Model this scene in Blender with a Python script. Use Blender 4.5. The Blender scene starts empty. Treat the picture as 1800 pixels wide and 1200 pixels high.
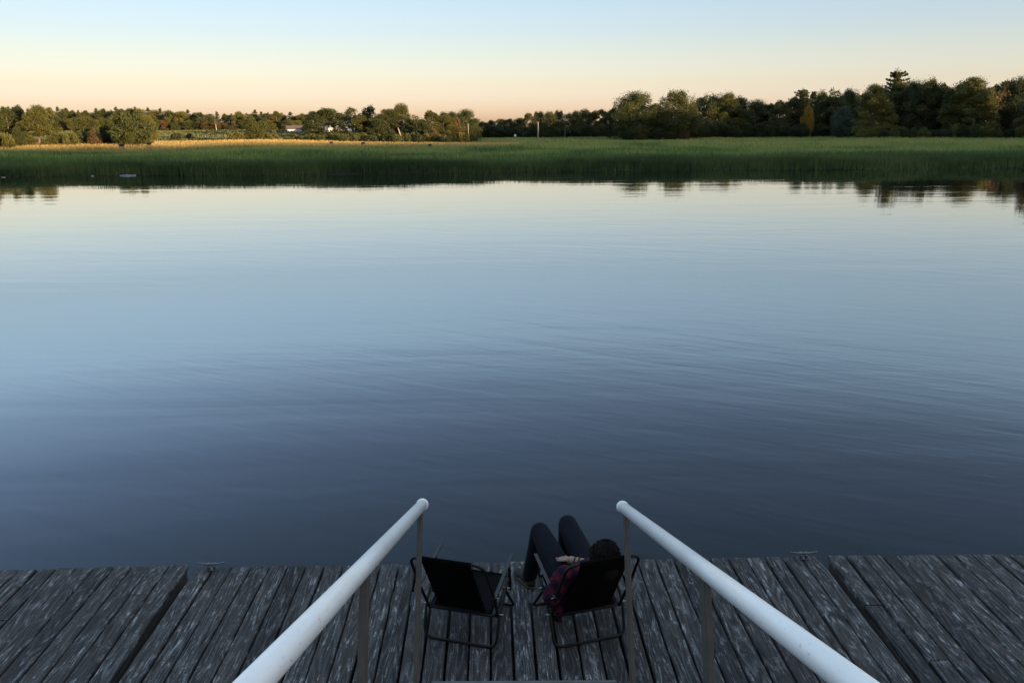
import bpy, bmesh, math, random
import numpy as np
from mathutils import Vector, Matrix

R = math.radians
S = bpy.context.scene
COL = S.collection

# ------------------------------------------------------------------ camera
CZ = 3.75
PITCH, ROLL = R(14.2), R(0.42)
cam_d = bpy.data.cameras.new('camera')
cam = bpy.data.objects.new('camera', cam_d)
COL.objects.link(cam)
cam_d.sensor_width = 36.0
cam_d.lens = 29.12
cam_d.clip_start = 0.05
cam_d.clip_end = 8000
_f = Vector((0, math.cos(PITCH), -math.sin(PITCH)))
_r0 = Vector((1, 0, 0))
_u0 = _r0.cross(_f)
_u = _u0 * math.cos(ROLL) + _r0 * math.sin(ROLL)
_r = _r0 * math.cos(ROLL) - _u0 * math.sin(ROLL)
cam.matrix_world = Matrix(((_r.x, _u.x, -_f.x, 0), (_r.y, _u.y, -_f.y, 0), (_r.z, _u.z, -_f.z, CZ), (0, 0, 0, 1)))
S.camera = cam

# ------------------------------------------------------------------ light
SUN_EL, SUN_AZ = R(3.5), R(135)          # azimuth clockwise from +Y: behind the camera, to the right
world = bpy.data.worlds.new('World')
S.world = world
world.use_nodes = True
wn = world.node_tree
bg = wn.nodes['Background']
sky = wn.nodes.new('ShaderNodeTexSky')
sky.sky_type = 'NISHITA'
sky.sun_disc = False
sky.sun_elevation = SUN_EL
sky.sun_rotation = SUN_AZ
tc = wn.nodes.new('ShaderNodeTexCoord')
sep = wn.nodes.new('ShaderNodeSeparateXYZ')
wn.links.new(tc.outputs['Generated'], sep.inputs[0])
ramp = wn.nodes.new('ShaderNodeValToRGB')  # air colour by elevation (sine of the elevation)
wn.links.new(sep.outputs['Z'], ramp.inputs[0])
SKY = [(0.0, (1.10, 1.28, 4.9)), (1.0, (1.02, 1.20, 4.2)), (1.9, (.92, 1.07, 3.15)), (3.0, (.86, .94, 2.0)), (4.75, (.81, .865, 1.48)),
       (6.15, (.755, .82, 1.36)), (9.2, (.735, .82, 1.21)), (14, (1.13, 1.255, 1.68)), (20, (.88, .96, 1.38)),
       (30, (.52, .57, .74)), (42, (3.6, 3.2, 3.0)), (60, (7.2, 6.2, 5.6)), (90, (7.6, 6.6, 6.0))]
el = ramp.color_ramp.elements
while len(el) < len(SKY):
    el.new(0.5)
for e, (a, c) in zip(el, SKY):
    e.position = math.sin(R(a))
for e, (a, c) in zip(el, SKY):
    e.color = (*c, 1)
mul = wn.nodes.new('ShaderNodeMix')
mul.data_type = 'RGBA'
mul.blend_type = 'MULTIPLY'
mul.inputs[0].default_value = 1
wn.links.new(sky.outputs[0], mul.inputs[6])
wn.links.new(ramp.outputs[0], mul.inputs[7])
azr = wn.nodes.new('ShaderNodeValToRGB')   # slightly brighter towards +X, where the sun stands below the frame
azm = wn.nodes.new('ShaderNodeMath'); azm.operation = 'MULTIPLY_ADD'
azm.inputs[1].default_value = .5; azm.inputs[2].default_value = .5
wn.links.new(sep.outputs['X'], azm.inputs[0])
wn.links.new(azm.outputs[0], azr.inputs[0])
azr.color_ramp.elements[0].position = .2; azr.color_ramp.elements[0].color = (.87, .87, .87, 1)
azr.color_ramp.elements[1].position = .8; azr.color_ramp.elements[1].color = (1.16, 1.16, 1.16, 1)
azh = wn.nodes.new('ShaderNodeValToRGB')
wn.links.new(azm.outputs[0], azh.inputs[0])
azh.color_ramp.elements[0].position = .25; azh.color_ramp.elements[0].color = (.84, .84, .84, 1)
azh.color_ramp.elements[1].position = .78; azh.color_ramp.elements[1].color = (.62, .60, .58, 1)
elm = wn.nodes.new('ShaderNodeMapRange')
elm.inputs['From Min'].default_value = math.sin(R(10)); elm.inputs['From Max'].default_value = math.sin(R(20))
wn.links.new(sep.outputs['Z'], elm.inputs[0])
azx = wn.nodes.new('ShaderNodeMix'); azx.data_type = 'RGBA'
wn.links.new(elm.outputs[0], azx.inputs[0]); wn.links.new(azr.outputs[0], azx.inputs[6]); wn.links.new(azh.outputs[0], azx.inputs[7])
mul2 = wn.nodes.new('ShaderNodeMix')
mul2.data_type = 'RGBA'
mul2.blend_type = 'MULTIPLY'
mul2.inputs[0].default_value = 1
wn.links.new(mul.outputs[2], mul2.inputs[6])
wn.links.new(azx.outputs[2], mul2.inputs[7])
wn.links.new(mul2.outputs[2], bg.inputs[0])
bg.inputs[1].default_value = 0.1

sun_d = bpy.data.lights.new('sun', 'SUN')
sun_d.energy = 3.4
sun_d.angle = R(0.5)
sun_d.color = (1, .66, .34)
sun = bpy.data.objects.new('sun', sun_d)
COL.objects.link(sun)
sdir = Vector((math.sin(SUN_AZ) * math.cos(SUN_EL), math.cos(SUN_AZ) * math.cos(SUN_EL), math.sin(SUN_EL)))
sun.rotation_euler = (-sdir).to_track_quat('-Z', 'Y').to_euler()
sun.location = (60, -60, 80)

S.view_settings.view_transform = 'Standard'
S.view_settings.look = 'None'
S.view_settings.exposure = 2.0
S.view_settings.gamma = 1.0

# ------------------------------------------------------------------ helpers
def tag(o, label=None, cat=None, group=None, kind=None):
    if label: o['label'] = label
    if cat: o['category'] = cat
    if group: o['group'] = group
    if kind: o['kind'] = kind
    return o

def empty(name, loc=(0, 0, 0), rz=0.0):
    o = bpy.data.objects.new(name, None)
    COL.objects.link(o)
    o.location = loc
    o.rotation_euler = (0, 0, rz)
    o.empty_display_size = .1
    return o

def link_mesh(name, me, mat=None, parent=None, smooth=False):
    o = bpy.data.objects.new(name, me)
    COL.objects.link(o)
    for m in (mat if isinstance(mat, (list, tuple)) else [mat]):
        if m: me.materials.append(m)
    if parent: o.parent = parent
    if smooth:
        me.shade_smooth()
    return o

def from_bm(name, bm, mat=None, parent=None, smooth=False):
    me = bpy.data.meshes.new(name)
    bm.normal_update()
    bm.to_mesh(me)
    bm.free()
    return link_mesh(name, me, mat, parent, smooth)

def np_mesh(name, verts, faces_n, faces_idx):
    """verts (n,3); faces_n list of loop totals; faces_idx flat indices"""
    me = bpy.data.meshes.new(name)
    me.vertices.add(len(verts))
    me.vertices.foreach_set('co', np.asarray(verts, np.float32).ravel())
    me.loops.add(len(faces_idx))
    me.loops.foreach_set('vertex_index', np.asarray(faces_idx, np.int32))
    tot = np.asarray(faces_n, np.int32)
    st = np.concatenate(([0], np.cumsum(tot)[:-1])).astype(np.int32)
    me.polygons.add(len(tot))
    me.polygons.foreach_set('loop_start', st)
    me.polygons.foreach_set('loop_total', tot)
    me.update(calc_edges=True)
    return me

def add_box(bm, c, size, rot=None):
    r = bmesh.ops.create_cube(bm, size=1.0)
    M = Matrix.Translation(c) @ (rot.to_4x4() if rot is not None else Matrix()) @ Matrix.Diagonal((*size, 1))
    bmesh.ops.transform(bm, matrix=M, verts=r['verts'])
    return r['verts']

def bevel(bm, w, seg=2):
    bmesh.ops.bevel(bm, geom=list(bm.edges), offset=w, segments=seg, affect='EDGES', profile=.6)

def smooth_path(pts, rad, n=6):
    """round the corners of a polyline"""
    pts = [Vector(p) for p in pts]
    out = [pts[0]]
    for i in range(1, len(pts) - 1):
        a, b, c = pts[i - 1], pts[i], pts[i + 1]
        d1, d2 = (a - b), (c - b)
        r = min(rad, d1.length * .48, d2.length * .48)
        p, q = b + d1.normalized() * r, b + d2.normalized() * r
        for k in range(n + 1):
            t = k / n
            out.append(p * (1 - t) ** 2 + b * 2 * t * (1 - t) + q * t * t)
    out.append(pts[-1])
    return out

def add_tube(bm, pts, r, seg=10, cap=True, radii=None):
    pts = [Vector(p) for p in pts]
    rings = []
    t0 = (pts[1] - pts[0]).normalized()
    nrm = t0.orthogonal().normalized()
    for i, p in enumerate(pts):
        if i == 0: t = pts[1] - pts[0]
        elif i == len(pts) - 1: t = pts[-1] - pts[-2]
        else: t = (pts[i + 1] - pts[i]).normalized() + (pts[i] - pts[i - 1]).normalized()
        t.normalize()
        nrm = (nrm - t * nrm.dot(t)).normalized()
        bn = t.cross(nrm)
        rr = radii[i] if radii else r
        rings.append([bm.verts.new(p + (nrm * math.cos(a) + bn * math.sin(a)) * rr) for a in [2 * math.pi * k / seg for k in range(seg)]])
    for a, b in zip(rings, rings[1:]):
        for k in range(seg):
            bm.faces.new((a[k], a[(k + 1) % seg], b[(k + 1) % seg], b[k]))
    if cap:
        bm.faces.new(list(reversed(rings[0])))
        bm.faces.new(rings[-1])

def add_ball(bm, c, r, sc=(1, 1, 1), rot=None, u=14, v=10):
    q = bmesh.ops.create_uvsphere(bm, u_segments=u, v_segments=v, radius=r)
    M = Matrix.Translation(c) @ (rot.to_4x4() if rot is not None else Matrix()) @ Matrix.Diagonal((*sc, 1))
    bmesh.ops.transform(bm, matrix=M, verts=q['verts'])

def add_chain(bm, pts, rads, seg=14):
    """tapered limb with ball joints"""
    for p, r in zip(pts, rads):
        add_ball(bm, p, r, u=seg, v=10)
    for i in range(len(pts) - 1):
        add_tube(bm, [pts[i], pts[i + 1]], 0, seg=seg, radii=[rads[i], rads[i + 1]])

def fused(name, bm, mat, parent, voxel, smooth_it=6):
    """fuse overlapping shapes into one continuous skin"""
    me = bpy.data.meshes.new(name)
    bm.to_mesh(me); bm.free()
    o = bpy.data.objects.new(name, me)
    COL.objects.link(o)
    m = o.modifiers.new('r', 'REMESH'); m.mode = 'VOXEL'; m.voxel_size = voxel
    s = o.modifiers.new('s', 'SMOOTH'); s.factor = .5; s.iterations = smooth_it
    dg = bpy.context.evaluated_depsgraph_get()
    me2 = bpy.data.meshes.new_from_object(o.evaluated_get(dg), depsgraph=dg)
    bpy.data.objects.remove(o); bpy.data.meshes.remove(me)
    me2.name = name
    return link_mesh(name, me2, mat, parent, True)

# ------------------------------------------------------------------ node materials
class NT:
    def __init__(self, name):
        self.m = bpy.data.materials.new(name)
        self.m.use_nodes = True
        self.t = self.m.node_tree
        self.b = self.t.nodes['Principled BSDF']
        self.out = self.t.nodes['Material Output']
    def n(self, typ, **kw):
        x = self.t.nodes.new(typ)
        for k, v in kw.items():
            setattr(x, k, v)
        return x
    def l(self, a, b):
        self.t.links.new(a, b)
    def set(self, node, i, v):
        s = node.inputs[i]
        if hasattr(v, 'links') or isinstance(v, bpy.types.NodeSocket): self.l(v, s)
        else: s.default_value = v
    def coord(self, kind='Object', scale=(1, 1, 1), loc=(0, 0, 0), rot=(0, 0, 0)):
        c = self.n('ShaderNodeTexCoord')
        m = self.n('ShaderNodeMapping')
        m.inputs['Scale'].default_value = scale
        m.inputs['Location'].default_value = loc
        m.inputs['Rotation'].default_value = rot
        self.l(c.outputs[kind], m.inputs[0])
        return m.outputs[0]
    def aligned(self, deg, scale):
        """object coordinates turned first and stretched afterwards (wave crests lying at an angle)"""
        a = self.coord('Object', (1, 1, 1), rot=(0, 0, R(deg)))
        mp = self.n('ShaderNodeMapping'); mp.inputs['Scale'].default_value = scale
        self.l(a, mp.inputs[0])
        return mp.outputs[0]
    def noise(self, vec, scale, detail=4, rough=.55, dist=0.0, w=None):
        x = self.n('ShaderNodeTexNoise')
        if w is not None:
            x.noise_dimensions = '4D'
            self.set(x, 'W', w)
        self.set(x, 'Vector', vec)
        x.inputs['Scale'].default_value = scale
        x.inputs['Detail'].default_value = detail
        x.inputs['Roughness'].default_value = rough
        x.inputs['Distortion'].default_value = dist
        return x.outputs[0]
    def ramp(self, fac, stops):
        x = self.n('ShaderNodeValToRGB')
        e = x.color_ramp.elements
        while len(e) < len(stops): e.new(.5)
        for k, (p, c) in zip(e, stops):
            k.position = p
        for k, (p, c) in zip(e, stops):
            k.color = (*c, 1) if isinstance(c, tuple) else (c, c, c, 1)
        self.l(fac, x.inputs[0])
        return x.outputs[0]
    def mix(self, fac, a, b, mode='MIX'):
        x = self.n('ShaderNodeMix')
        x.data_type = 'RGBA'; x.blend_type = mode
        self.set(x, 0, fac)
        for i, v in ((6, a), (7, b)):
            if isinstance(v, tuple): v = (*v, 1)
            self.set(x, i, v)
        return x.outputs[2]
    def math(self, op, a, b=0.0, c=None):
        x = self.n('ShaderNodeMath', operation=op)
        self.set(x, 0, a); self.set(x, 1, b)
        if c is not None: self.set(x, 2, c)
        return x.outputs[0]
    def bump(self, h, strength, dist):
        x = self.n('ShaderNodeBump')
        x.inputs['Strength'].default_value = strength
        x.inputs['Distance'].default_value = dist
        self.l(h, x.inputs['Height'])
        self.l(x.outputs[0], self.b.inputs['Normal'])
        return x
    def base(self, v, rough=None, metal=None, spec=None):
        if isinstance(v, tuple): v = (*v, 1)
        self.set(self.b, 'Base Color', v)
        if rough is not None: self.set(self.b, 'Roughness', rough)
        if metal is not None: self.set(self.b, 'Metallic', metal)
        if spec is not None: self.set(self.b, 'Specular IOR Level', spec)
        return self.m

def simple(name, col, rough=.6, metal=0, var=.25, scale=12, spec=None):
    m = NT(name)
    n = m.noise(m.coord(), scale, 5, .6)
    c = m.ramp(n, [(.25, tuple(x * (1 - var) for x in col)), (.75, tuple(min(1, x * (1 + var)) for x in col))])
    m.bump(n, .15, .004)
    return m.base(c, rough, metal, spec)

def mat_water():
    m = NT('river_water')
    v = m.coord('Object', (1, 1, 1))
    # long low swell, wind ripples and small ripples, all elongated across the view
    a = m.noise(m.coord('Object', (.10, .42, 1), rot=(0, 0, R(6))), 1.0, 3, .5, .6)
    b = m.noise(m.aligned(30, (.32, 2.0, 1)), 1.0, 3, .5, .5)
    c = m.noise(m.aligned(18, (1.6, 6.5, 1)), 1.0, 3, .5, .4)
    patch = m.ramp(m.noise(m.coord('Object', (.022, .05, 1)), 1.0, 3, .5), [(.38, .22), (.62, 1.0)])
    # the far side lies sheltered under the bank; the breeze only reaches the near two thirds of the river
    oc = m.n('ShaderNodeTexCoord'); sp = m.n('ShaderNodeSeparateXYZ'); m.l(oc.outputs['Object'], sp.inputs[0])
    sh = m.n('ShaderNodeMapRange'); sh.inputs[1].default_value = 26; sh.inputs[2].default_value = 58
    sh.inputs[3].default_value = 1.0; sh.inputs[4].default_value = .22
    m.l(sp.outputs[1], sh.inputs[0])
    patch = m.math('MULTIPLY', patch, sh.outputs[0])
    h = m.math('ADD', m.math('MULTIPLY', a, .010), m.math('MULTIPLY', m.math('MULTIPLY', b, .0062), patch))
    h = m.math('ADD', h, m.math('MULTIPLY', m.math('MULTIPLY', c, .0021), patch))
    bp = m.bump(h, 1.0, 1.0)
    silt = m.noise(m.coord('Object', (.05, .09, 1)), 1.0, 3, .5)
    col = m.ramp(silt, [(.3, (.010, .013, .016)), (.7, (.016, .019, .021))])
    m.base(col, .006)
    m.b.inputs['IOR'].default_value = 1.5
    fr = m.n('ShaderNodeFresnel'); fr.inputs['IOR'].default_value = 1.33
    gl = m.n('ShaderNodeBsdfGlossy'); gl.inputs['Roughness'].default_value = .006
    m.l(bp.outputs[0], fr.inputs['Normal']); m.l(bp.outputs[0], gl.inputs['Normal'])
    mx = m.n('ShaderNodeMixShader')
    m.l(m.math('MULTIPLY', fr.outputs[0], .9), mx.inputs[0])
    m.l(m.b.outputs[0], mx.inputs[1]); m.l(gl.outputs[0], mx.inputs[2]); m.l(mx.outputs[0], m.out.inputs[0])
    return m.m

def mat_leaf(name, dark, light, trans=.32, rough=.7):
    m = NT(name)
    g = m.n('ShaderNodeNewGeometry')
    oi = m.n('ShaderNodeObjectInfo')
    n = m.noise(m.coord('Object'), .35, 3, .6)
    f = m.math('ADD', m.math('MULTIPLY', g.outputs['Random Per Island'], .55), m.math('MULTIPLY', n, .6))
    c = m.ramp(f, [(.2, dark), (.9, light)])
    tint = m.ramp(oi.outputs['Random'], [(0, (.78, .82, .85)), (.5, (1, 1, 1)), (1, (1.22, 1.1, .95))])
    c = m.mix(1.0, c, tint, 'MULTIPLY')
    m.base(c, rough, 0, .25)
    tr = m.n('ShaderNodeBsdfTranslucent')
    m.l(c, tr.inputs[0])
    mx = m.n('ShaderNodeMixShader')
    mx.inputs[0].default_value = trans
    m.l(m.b.outputs[0], mx.inputs[1]); m.l(tr.outputs[0], mx.inputs[2])
    m.l(mx.outputs[0], m.out.inputs[0])
    return m.m

def mat_grass(name, lo, mid, hi, sx=.05, sy=.11, zone=0):
    m = NT(name)
    g = m.n('ShaderNodeNewGeometry')
    mp = m.n('ShaderNodeMapping')
    mp.inputs['Scale'].default_value = (sx, sy, .0)
    m.l(g.outputs['Position'], mp.inputs[0])
    n = m.noise(mp.outputs[0], 1.0, 4, .6, .4)
    mp2 = m.n('ShaderNodeMapping')
    mp2.inputs['Scale'].default_value = (sx * 5, sy * 5, .0)
    m.l(g.outputs['Position'], mp2.inputs[0])
    n2 = m.noise(mp2.outputs[0], 1.0, 3, .6)
    f = m.math('ADD', m.math('MULTIPLY', m.math('MULTIPLY_ADD', n, 1.7, -.35), .75), m.math('MULTIPLY', g.outputs['Random Per Island'], .25))
    f = m.math('ADD', f, m.math('MULTIPLY', m.math('SUBTRACT', n2, .5), .3))
    if zone:      # paler meadow species take over away from the creek
        sp = m.n('ShaderNodeSeparateXYZ'); m.l(g.outputs['Position'], sp.inputs[0])
        mr = m.n('ShaderNodeMapRange'); mr.inputs[1].default_value = 92; mr.inputs[2].default_value = 175
        mr.inputs[3].default_value = -.07; mr.inputs[4].default_value = zone
        m.l(sp.outputs[1], mr.inputs[0]); f = m.math('ADD', f, mr.outputs[0])
    c = m.ramp(f, [(.36, lo), (.5, mid), (.67, hi)])
    m.base(c, .6, 0, .3)
    tr = m.n('ShaderNodeBsdfTranslucent')
    m.l(c, tr.inputs[0])
    mx = m.n('ShaderNodeMixShader')
    mx.inputs[0].default_value = .25
    m.l(m.b.outputs[0], mx.inputs[1]); m.l(tr.outputs[0], mx.inputs[2])
    m.l(mx.outputs[0], m.out.inputs[0])
    return m.m

def mat_planks(name, tone=1.0):
    m = NT(name)
    at = m.n('ShaderNodeAttribute', attribute_name='plank')
    pid = at.outputs['Fac']
    off = m.n('ShaderNodeCombineXYZ')
    m.set(off, 0, m.math('MULTIPLY', pid, 17.3)); m.set(off, 1, m.math('MULTIPLY', pid, 31.7)); m.set(off, 2, m.math('MULTIPLY', pid, 9.1))
    def pc(scale):
        c = m.n('ShaderNodeTexCoord')
        a = m.n('ShaderNodeVectorMath', operation='ADD')
        m.l(c.outputs['Object'], a.inputs[0]); m.l(off.outputs[0], a.inputs[1])
        mp = m.n('ShaderNodeMapping'); mp.inputs['Scale'].default_value = scale
        m.l(a.outputs[0], mp.inputs[0])
        return mp.outputs[0]
    # cathedral grain: warped rings stretched along the board
    cn = m.noise(pc((9.0, .75, 2)), 1.0, 2, .45, .35)
    fr = m.math('FRACT', m.math('MULTIPLY', cn, 13.0))
    rings = m.math('MULTIPLY', m.math('ABSOLUTE', m.math('SUBTRACT', fr, .5)), 2.0)
    fine = m.noise(pc((48, 3.6, 20)), 1.0, 7, .75, 1.2)
    grain = m.math('ADD', m.math('MULTIPLY', rings, .30), m.math('MULTIPLY', fine, .70))
    blotch = m.noise(pc((4.5, 1.9, 3)), 1.0, 5, .62, .6)
    wear = m.noise(pc((30, 6.5, 5)), 1.0, 7, .78, .5)
    tone_n = m.noise(pc((.02, .02, .02)), 3.0, 1, .5)
    col = m.ramp(grain, [(.28, (.009, .0095, .011)), (.5, (.033, .034, .038)), (.72, (.088, .092, .102))])
    # brownish or greenish stain per area
    col = m.mix(m.math('MULTIPLY', m.ramp(blotch, [(.42, 0.0), (.62, 1.0)]), .62), col, (.042, .037, .036))
    # pale sun-bleached, salt-scoured fibre standing proud of the grain
    pale_f = m.math('MULTIPLY', m.ramp(wear, [(.53, 0.0), (.66, 1.0)]), m.ramp(grain, [(.38, 0.0), (.62, 1.0)]))
    col = m.mix(m.math('MULTIPLY', pale_f, .95), col, (.36, .38, .42))
    pale2 = m.math('MULTIPLY', m.ramp(m.noise(pc((8, 3.6, 3)), 1.3, 8, .82, .5), [(.57, 0.0), (.68, 1.0)]), .62)
    col = m.mix(pale2, col, (.25, .265, .295))
    dk = m.ramp(m.noise(pc((9, 1.6, 3)), 1.0, 5, .7, .7), [(.58, 0.0), (.74, 1.0)])
    col = m.mix(m.math('MULTIPLY', dk, .75), col, (.013, .0135, .015))
    # knots
    vo = m.n('ShaderNodeTexVoronoi', feature='F1')
    m.l(pc((5.0, 1.6, 0)), vo.inputs['Vector']); vo.inputs['Scale'].default_value = 1.0
    kn = m.ramp(vo.outputs['Distance'], [(.055, 1.0), (.13, 0.0)])
    col = m.mix(m.math('MULTIPLY', kn, .8), col, (.012, .012, .013))
    tn = m.ramp(tone_n, [(.3, (.58 * tone, .58 * tone, .59 * tone)), (.7, (1.45 * tone, 1.44 * tone, 1.41 * tone))])
    col = m.mix(1.0, col, tn, 'MULTIPLY')
    h = m.math('SUBTRACT', m.math('ADD', grain, m.math('MULTIPLY', pale_f, .35)), m.math('MULTIPLY', dk, .3))
    m.bump(h, .8, .006)
    return m.base(col, .78, 0, .25)

def mat_plaid():
    m = NT('red_navy_plaid_flannel')
    c = m.n('ShaderNodeTexCoord')
    s = m.n('ShaderNodeSeparateXYZ')
    mp = m.n('ShaderNodeMapping'); mp.inputs['Rotation'].default_value = (R(28), R(14), R(20))
    m.l(c.outputs['Object'], mp.inputs[0]); m.l(mp.outputs[0], s.inputs[0])
    def band(o, per, lo, hi):
        f = m.math('FRACT', m.math('MULTIPLY', o, 1 / per))
        return m.math('MULTIPLY', m.math('GREATER_THAN', f, lo), m.math('LESS_THAN', f, hi))
    bx = m.math('MAXIMUM', band(s.outputs[0], .075, 0, .42), 0)
    bz = band(s.outputs[2], .075, 0, .42)
    both = m.math('MULTIPLY', m.math('ADD', bx, bz), .5)
    col = m.ramp(both, [(0.0, (.080, .007, .020)), (.5, (.026, .007, .017)), (1.0, (.006, .008, .020))])
    line = m.math('MAXIMUM', band(s.outputs[0], .075, .68, .74), band(s.outputs[2], .075, .68, .74))
    col = m.mix(m.math('MULTIPLY', line, .3), col, (.07, .055, .085))
    m.bump(m.noise(m.coord('Object'), 14, 3, .5), .6, .02)
    return m.base(col, .9, 0, .1)

def mat_denim():
    m = NT('dark_blue_denim')
    n = m.noise(m.coord('Object'), 9, 5, .6)
    fine = m.noise(m.coord('Object', (400, 400, 90)), 1, 2, .5)
    col = m.ramp(m.math('ADD', m.math('MULTIPLY', n, .8), m.math('MULTIPLY', fine, .2)), [(.3, (.0018, .003, .0068)), (.72, (.0048, .0072, .0145))])
    folds = m.noise(m.coord('Object', (22, 6, 9)), 1, 3, .5, .8)
    m.bump(folds, .55, .02)
    return m.base(col, .85, 0, .15)

def mat_pvc():
    m = NT('white_pvc_pipe')
    n = m.noise(m.coord('Object', (3, 3, 3)), 1, 5, .65)
    sp = m.noise(m.coord('Object', (60, 60, 60)), 1, 3, .6)
    col = m.ramp(n, [(.3, (.76, .77, .78)), (.7, (.88, .89, .90))])
    col = m.mix(m.math('MULTIPLY', m.ramp(sp, [(.62, 0.0), (.74, 1.0)]), .45), col, (.36, .36, .34))
    m.bump(sp, .05, .001)
    return m.base(col, .24, 0, .5)

M = {}
M['water'] = mat_water()
def mat_marsh_ground():
    m = NT('marsh_mud_and_turf')
    g = m.n('ShaderNodeNewGeometry'); sp = m.n('ShaderNodeSeparateXYZ'); m.l(g.outputs['Position'], sp.inputs[0])
    n = m.noise(m.coord('Object', (.08, .16, .1)), 1.0, 5, .6)
    turf = m.ramp(n, [(.3, (.045, .058, .026)), (.7, (.090, .104, .042))])
    mud = m.ramp(n, [(.3, (.012, .012, .010)), (.7, (.022, .021, .017))])
    f = m.math('MULTIPLY_ADD', sp.outputs[2], 6.0, -2.0)
    fc = m.n('ShaderNodeClamp'); m.l(f, fc.inputs[0])
    return m.base(m.mix(fc.outputs[0], mud, turf), .9, 0, .2)
M['ground'] = mat_marsh_ground()
M['hillturf'] = mat_grass('marsh_soil', (.050, .072, .026), (.075, .105, .036), (.10, .125, .045))
M['grass'] = mat_grass('spartina_grass', (.046, .096, .027), (.132, .222, .052), (.260, .290, .088), .055, .040, .17)
M['bankgrass'] = mat_grass('tall_creek_cordgrass', (.030, .056, .019), (.062, .102, .032), (.108, .146, .048))  # shade of the marsh front put into the cordgrass colour
M['drygrass'] = mat_grass('dry_golden_grass', (.34, .25, .09), (.46, .33, .12), (.55, .40, .15))
M['fieldgrass'] = mat_grass('rough_field_grass', (.060, .078, .030), (.092, .108, .040), (.15, .145, .06))
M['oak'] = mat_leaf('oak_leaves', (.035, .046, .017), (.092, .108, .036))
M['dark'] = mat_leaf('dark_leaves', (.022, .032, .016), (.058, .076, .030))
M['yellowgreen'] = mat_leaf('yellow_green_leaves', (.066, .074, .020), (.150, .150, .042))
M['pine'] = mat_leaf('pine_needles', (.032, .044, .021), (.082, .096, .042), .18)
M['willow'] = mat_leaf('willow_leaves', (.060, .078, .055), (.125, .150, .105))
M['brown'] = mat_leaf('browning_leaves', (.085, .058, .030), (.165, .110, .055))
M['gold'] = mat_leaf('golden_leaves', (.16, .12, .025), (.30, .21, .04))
M['bark'] = simple('grey_brown_bark', (.105, .085, .068), .9, var=.4, scale=3)
M['palebark'] = simple('bleached_bark', (.36, .27, .21), .85, var=.3, scale=3)
M['wood'] = mat_planks('weathered_dock_planks', .92)
M['wood2'] = mat_planks('weathered_dock_planks_outer', 1.0)
M['beam'] = simple('wet_brown_timber', (.050, .042, .036), .85, var=.45, scale=9)
M['nosing'] = simple('grey_nosing_board', (.085, .09, .10), .85, var=.35, scale=14)
M['float'] = simple('black_float_plastic', (.018, .018, .02), .6)
M['pvc'] = mat_pvc()
M['post'] = simple('weathered_post_metal', (.070, .064, .058), .7, .1, var=.22, scale=18)
M['tube'] = simple('black_painted_tube', (.0045, .005, .006), .55, 0, var=.3, scale=30, spec=.25)
M['sling'] = simple('black_sling_fabric', (.003, .0032, .0038), .95, 0, var=.2, scale=120, spec=.15)
M['seat'] = simple('charcoal_seat_fabric', (.008, .009, .0125), .9, 0, var=.2, scale=120, spec=.2)
M['arm'] = simple('dark_grey_armrest', (.024, .027, .034), .5, .3, var=.2, scale=20)
M['bolt'] = simple('zinc_bolt', (.22, .23, .25), .35, .9)
M['galv'] = simple('galvanised_steel', (.105, .11, .125), .45, .4, var=.3, scale=25)
M['skin'] = simple('skin', (.235, .15, .115), .55, 0, var=.08, scale=20)
M['hair'] = simple('dark_brown_hair', (.0075, .005, .0042), .75, 0, var=.5, scale=60, spec=.12)
M['plaid'] = mat_plaid()
M['denim'] = mat_denim()
M['shoe'] = simple('brown_shoe_leather', (.014, .010, .008), .85, var=.2)
M['sole'] = simple('tan_shoe_sole', (.05, .037, .03), .85, var=.2)
M['white_paint'] = simple('white_house_paint', (.62, .64, .70), .7, var=.06, scale=1)
M['tinroof'] = simple('pale_tin_roof', (.50, .52, .56), .5, .2, var=.1, scale=1)
M['brownroof'] = simple('dark_brown_shingles', (.10, .075, .075), .85, var=.2, scale=2)
M['glass'] = simple('dark_window_glass', (.03, .035, .045), .12, var=.1)
M['navy'] = simple('dark_blue_painted_panel', (.010, .014, .034), .6, var=.2, scale=3)
M['trapwood'] = simple('bare_trap_timber', (.20, .16, .12), .85, var=.2)
M['stone'] = simple('pale_bank_stone', (.17, .19, .22), .85, var=.4, scale=5)
M['signwhite'] = simple('white_sign_paint', (.75, .75, .75), .6, var=.05)
M['poleg'] = simple('pale_weathered_pole', (.27, .25, .235), .8, var=.15, scale=2)

# ------------------------------------------------------------------ land and water
def sstep(a, b, x):
    t = np.clip((x - a) / (b - a), 0, 1)
    return t * t * (3 - 2 * t)

def bank_y(x):
    return 80.0 + .045 * x + .9 * np.sin(x * .11) + .5 * np.sin(x * .31 + 1) + .25 * np.sin(x * .9 + 2)

def gz(x, y):
    x = np.asarray(x, float); y = np.asarray(y, float)
    t = y - bank_y(x)
    z = -.8 + .95 * sstep(-1.3, .45, t) + .22 * sstep(.2, 9, t)
    z = z + .07 * np.sin(x * .13 + y * .05) * sstep(4, 20, t)
    wl = sstep(-10, -62, x) if False else 1 - sstep(-62, -12, x)
    z = z + wl * (1.05 * sstep(158, 198, y) + 3.5 * sstep(205, 335, y)) + (1 - wl) * .5 * sstep(230, 330, y)
    z = z + 3 * sstep(420, 900, y)
    return z

def grid(name, xs, ys, zf, mat):
    X, Y = np.meshgrid(xs, ys)
    V = np.stack([X.ravel(), Y.ravel(), zf(X, Y).ravel()], 1)
    nx, ny = len(xs), len(ys)
    i = np.arange((nx - 1) * (ny - 1))
    a = (i // (nx - 1)) * nx + i % (nx - 1)
    F = np.stack([a, a + 1, a + nx + 1, a + nx], 1).ravel()
    me = np_mesh(name, V, np.full(len(i), 4), F)
    return link_mesh(name, me, mat, None, True)

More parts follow.
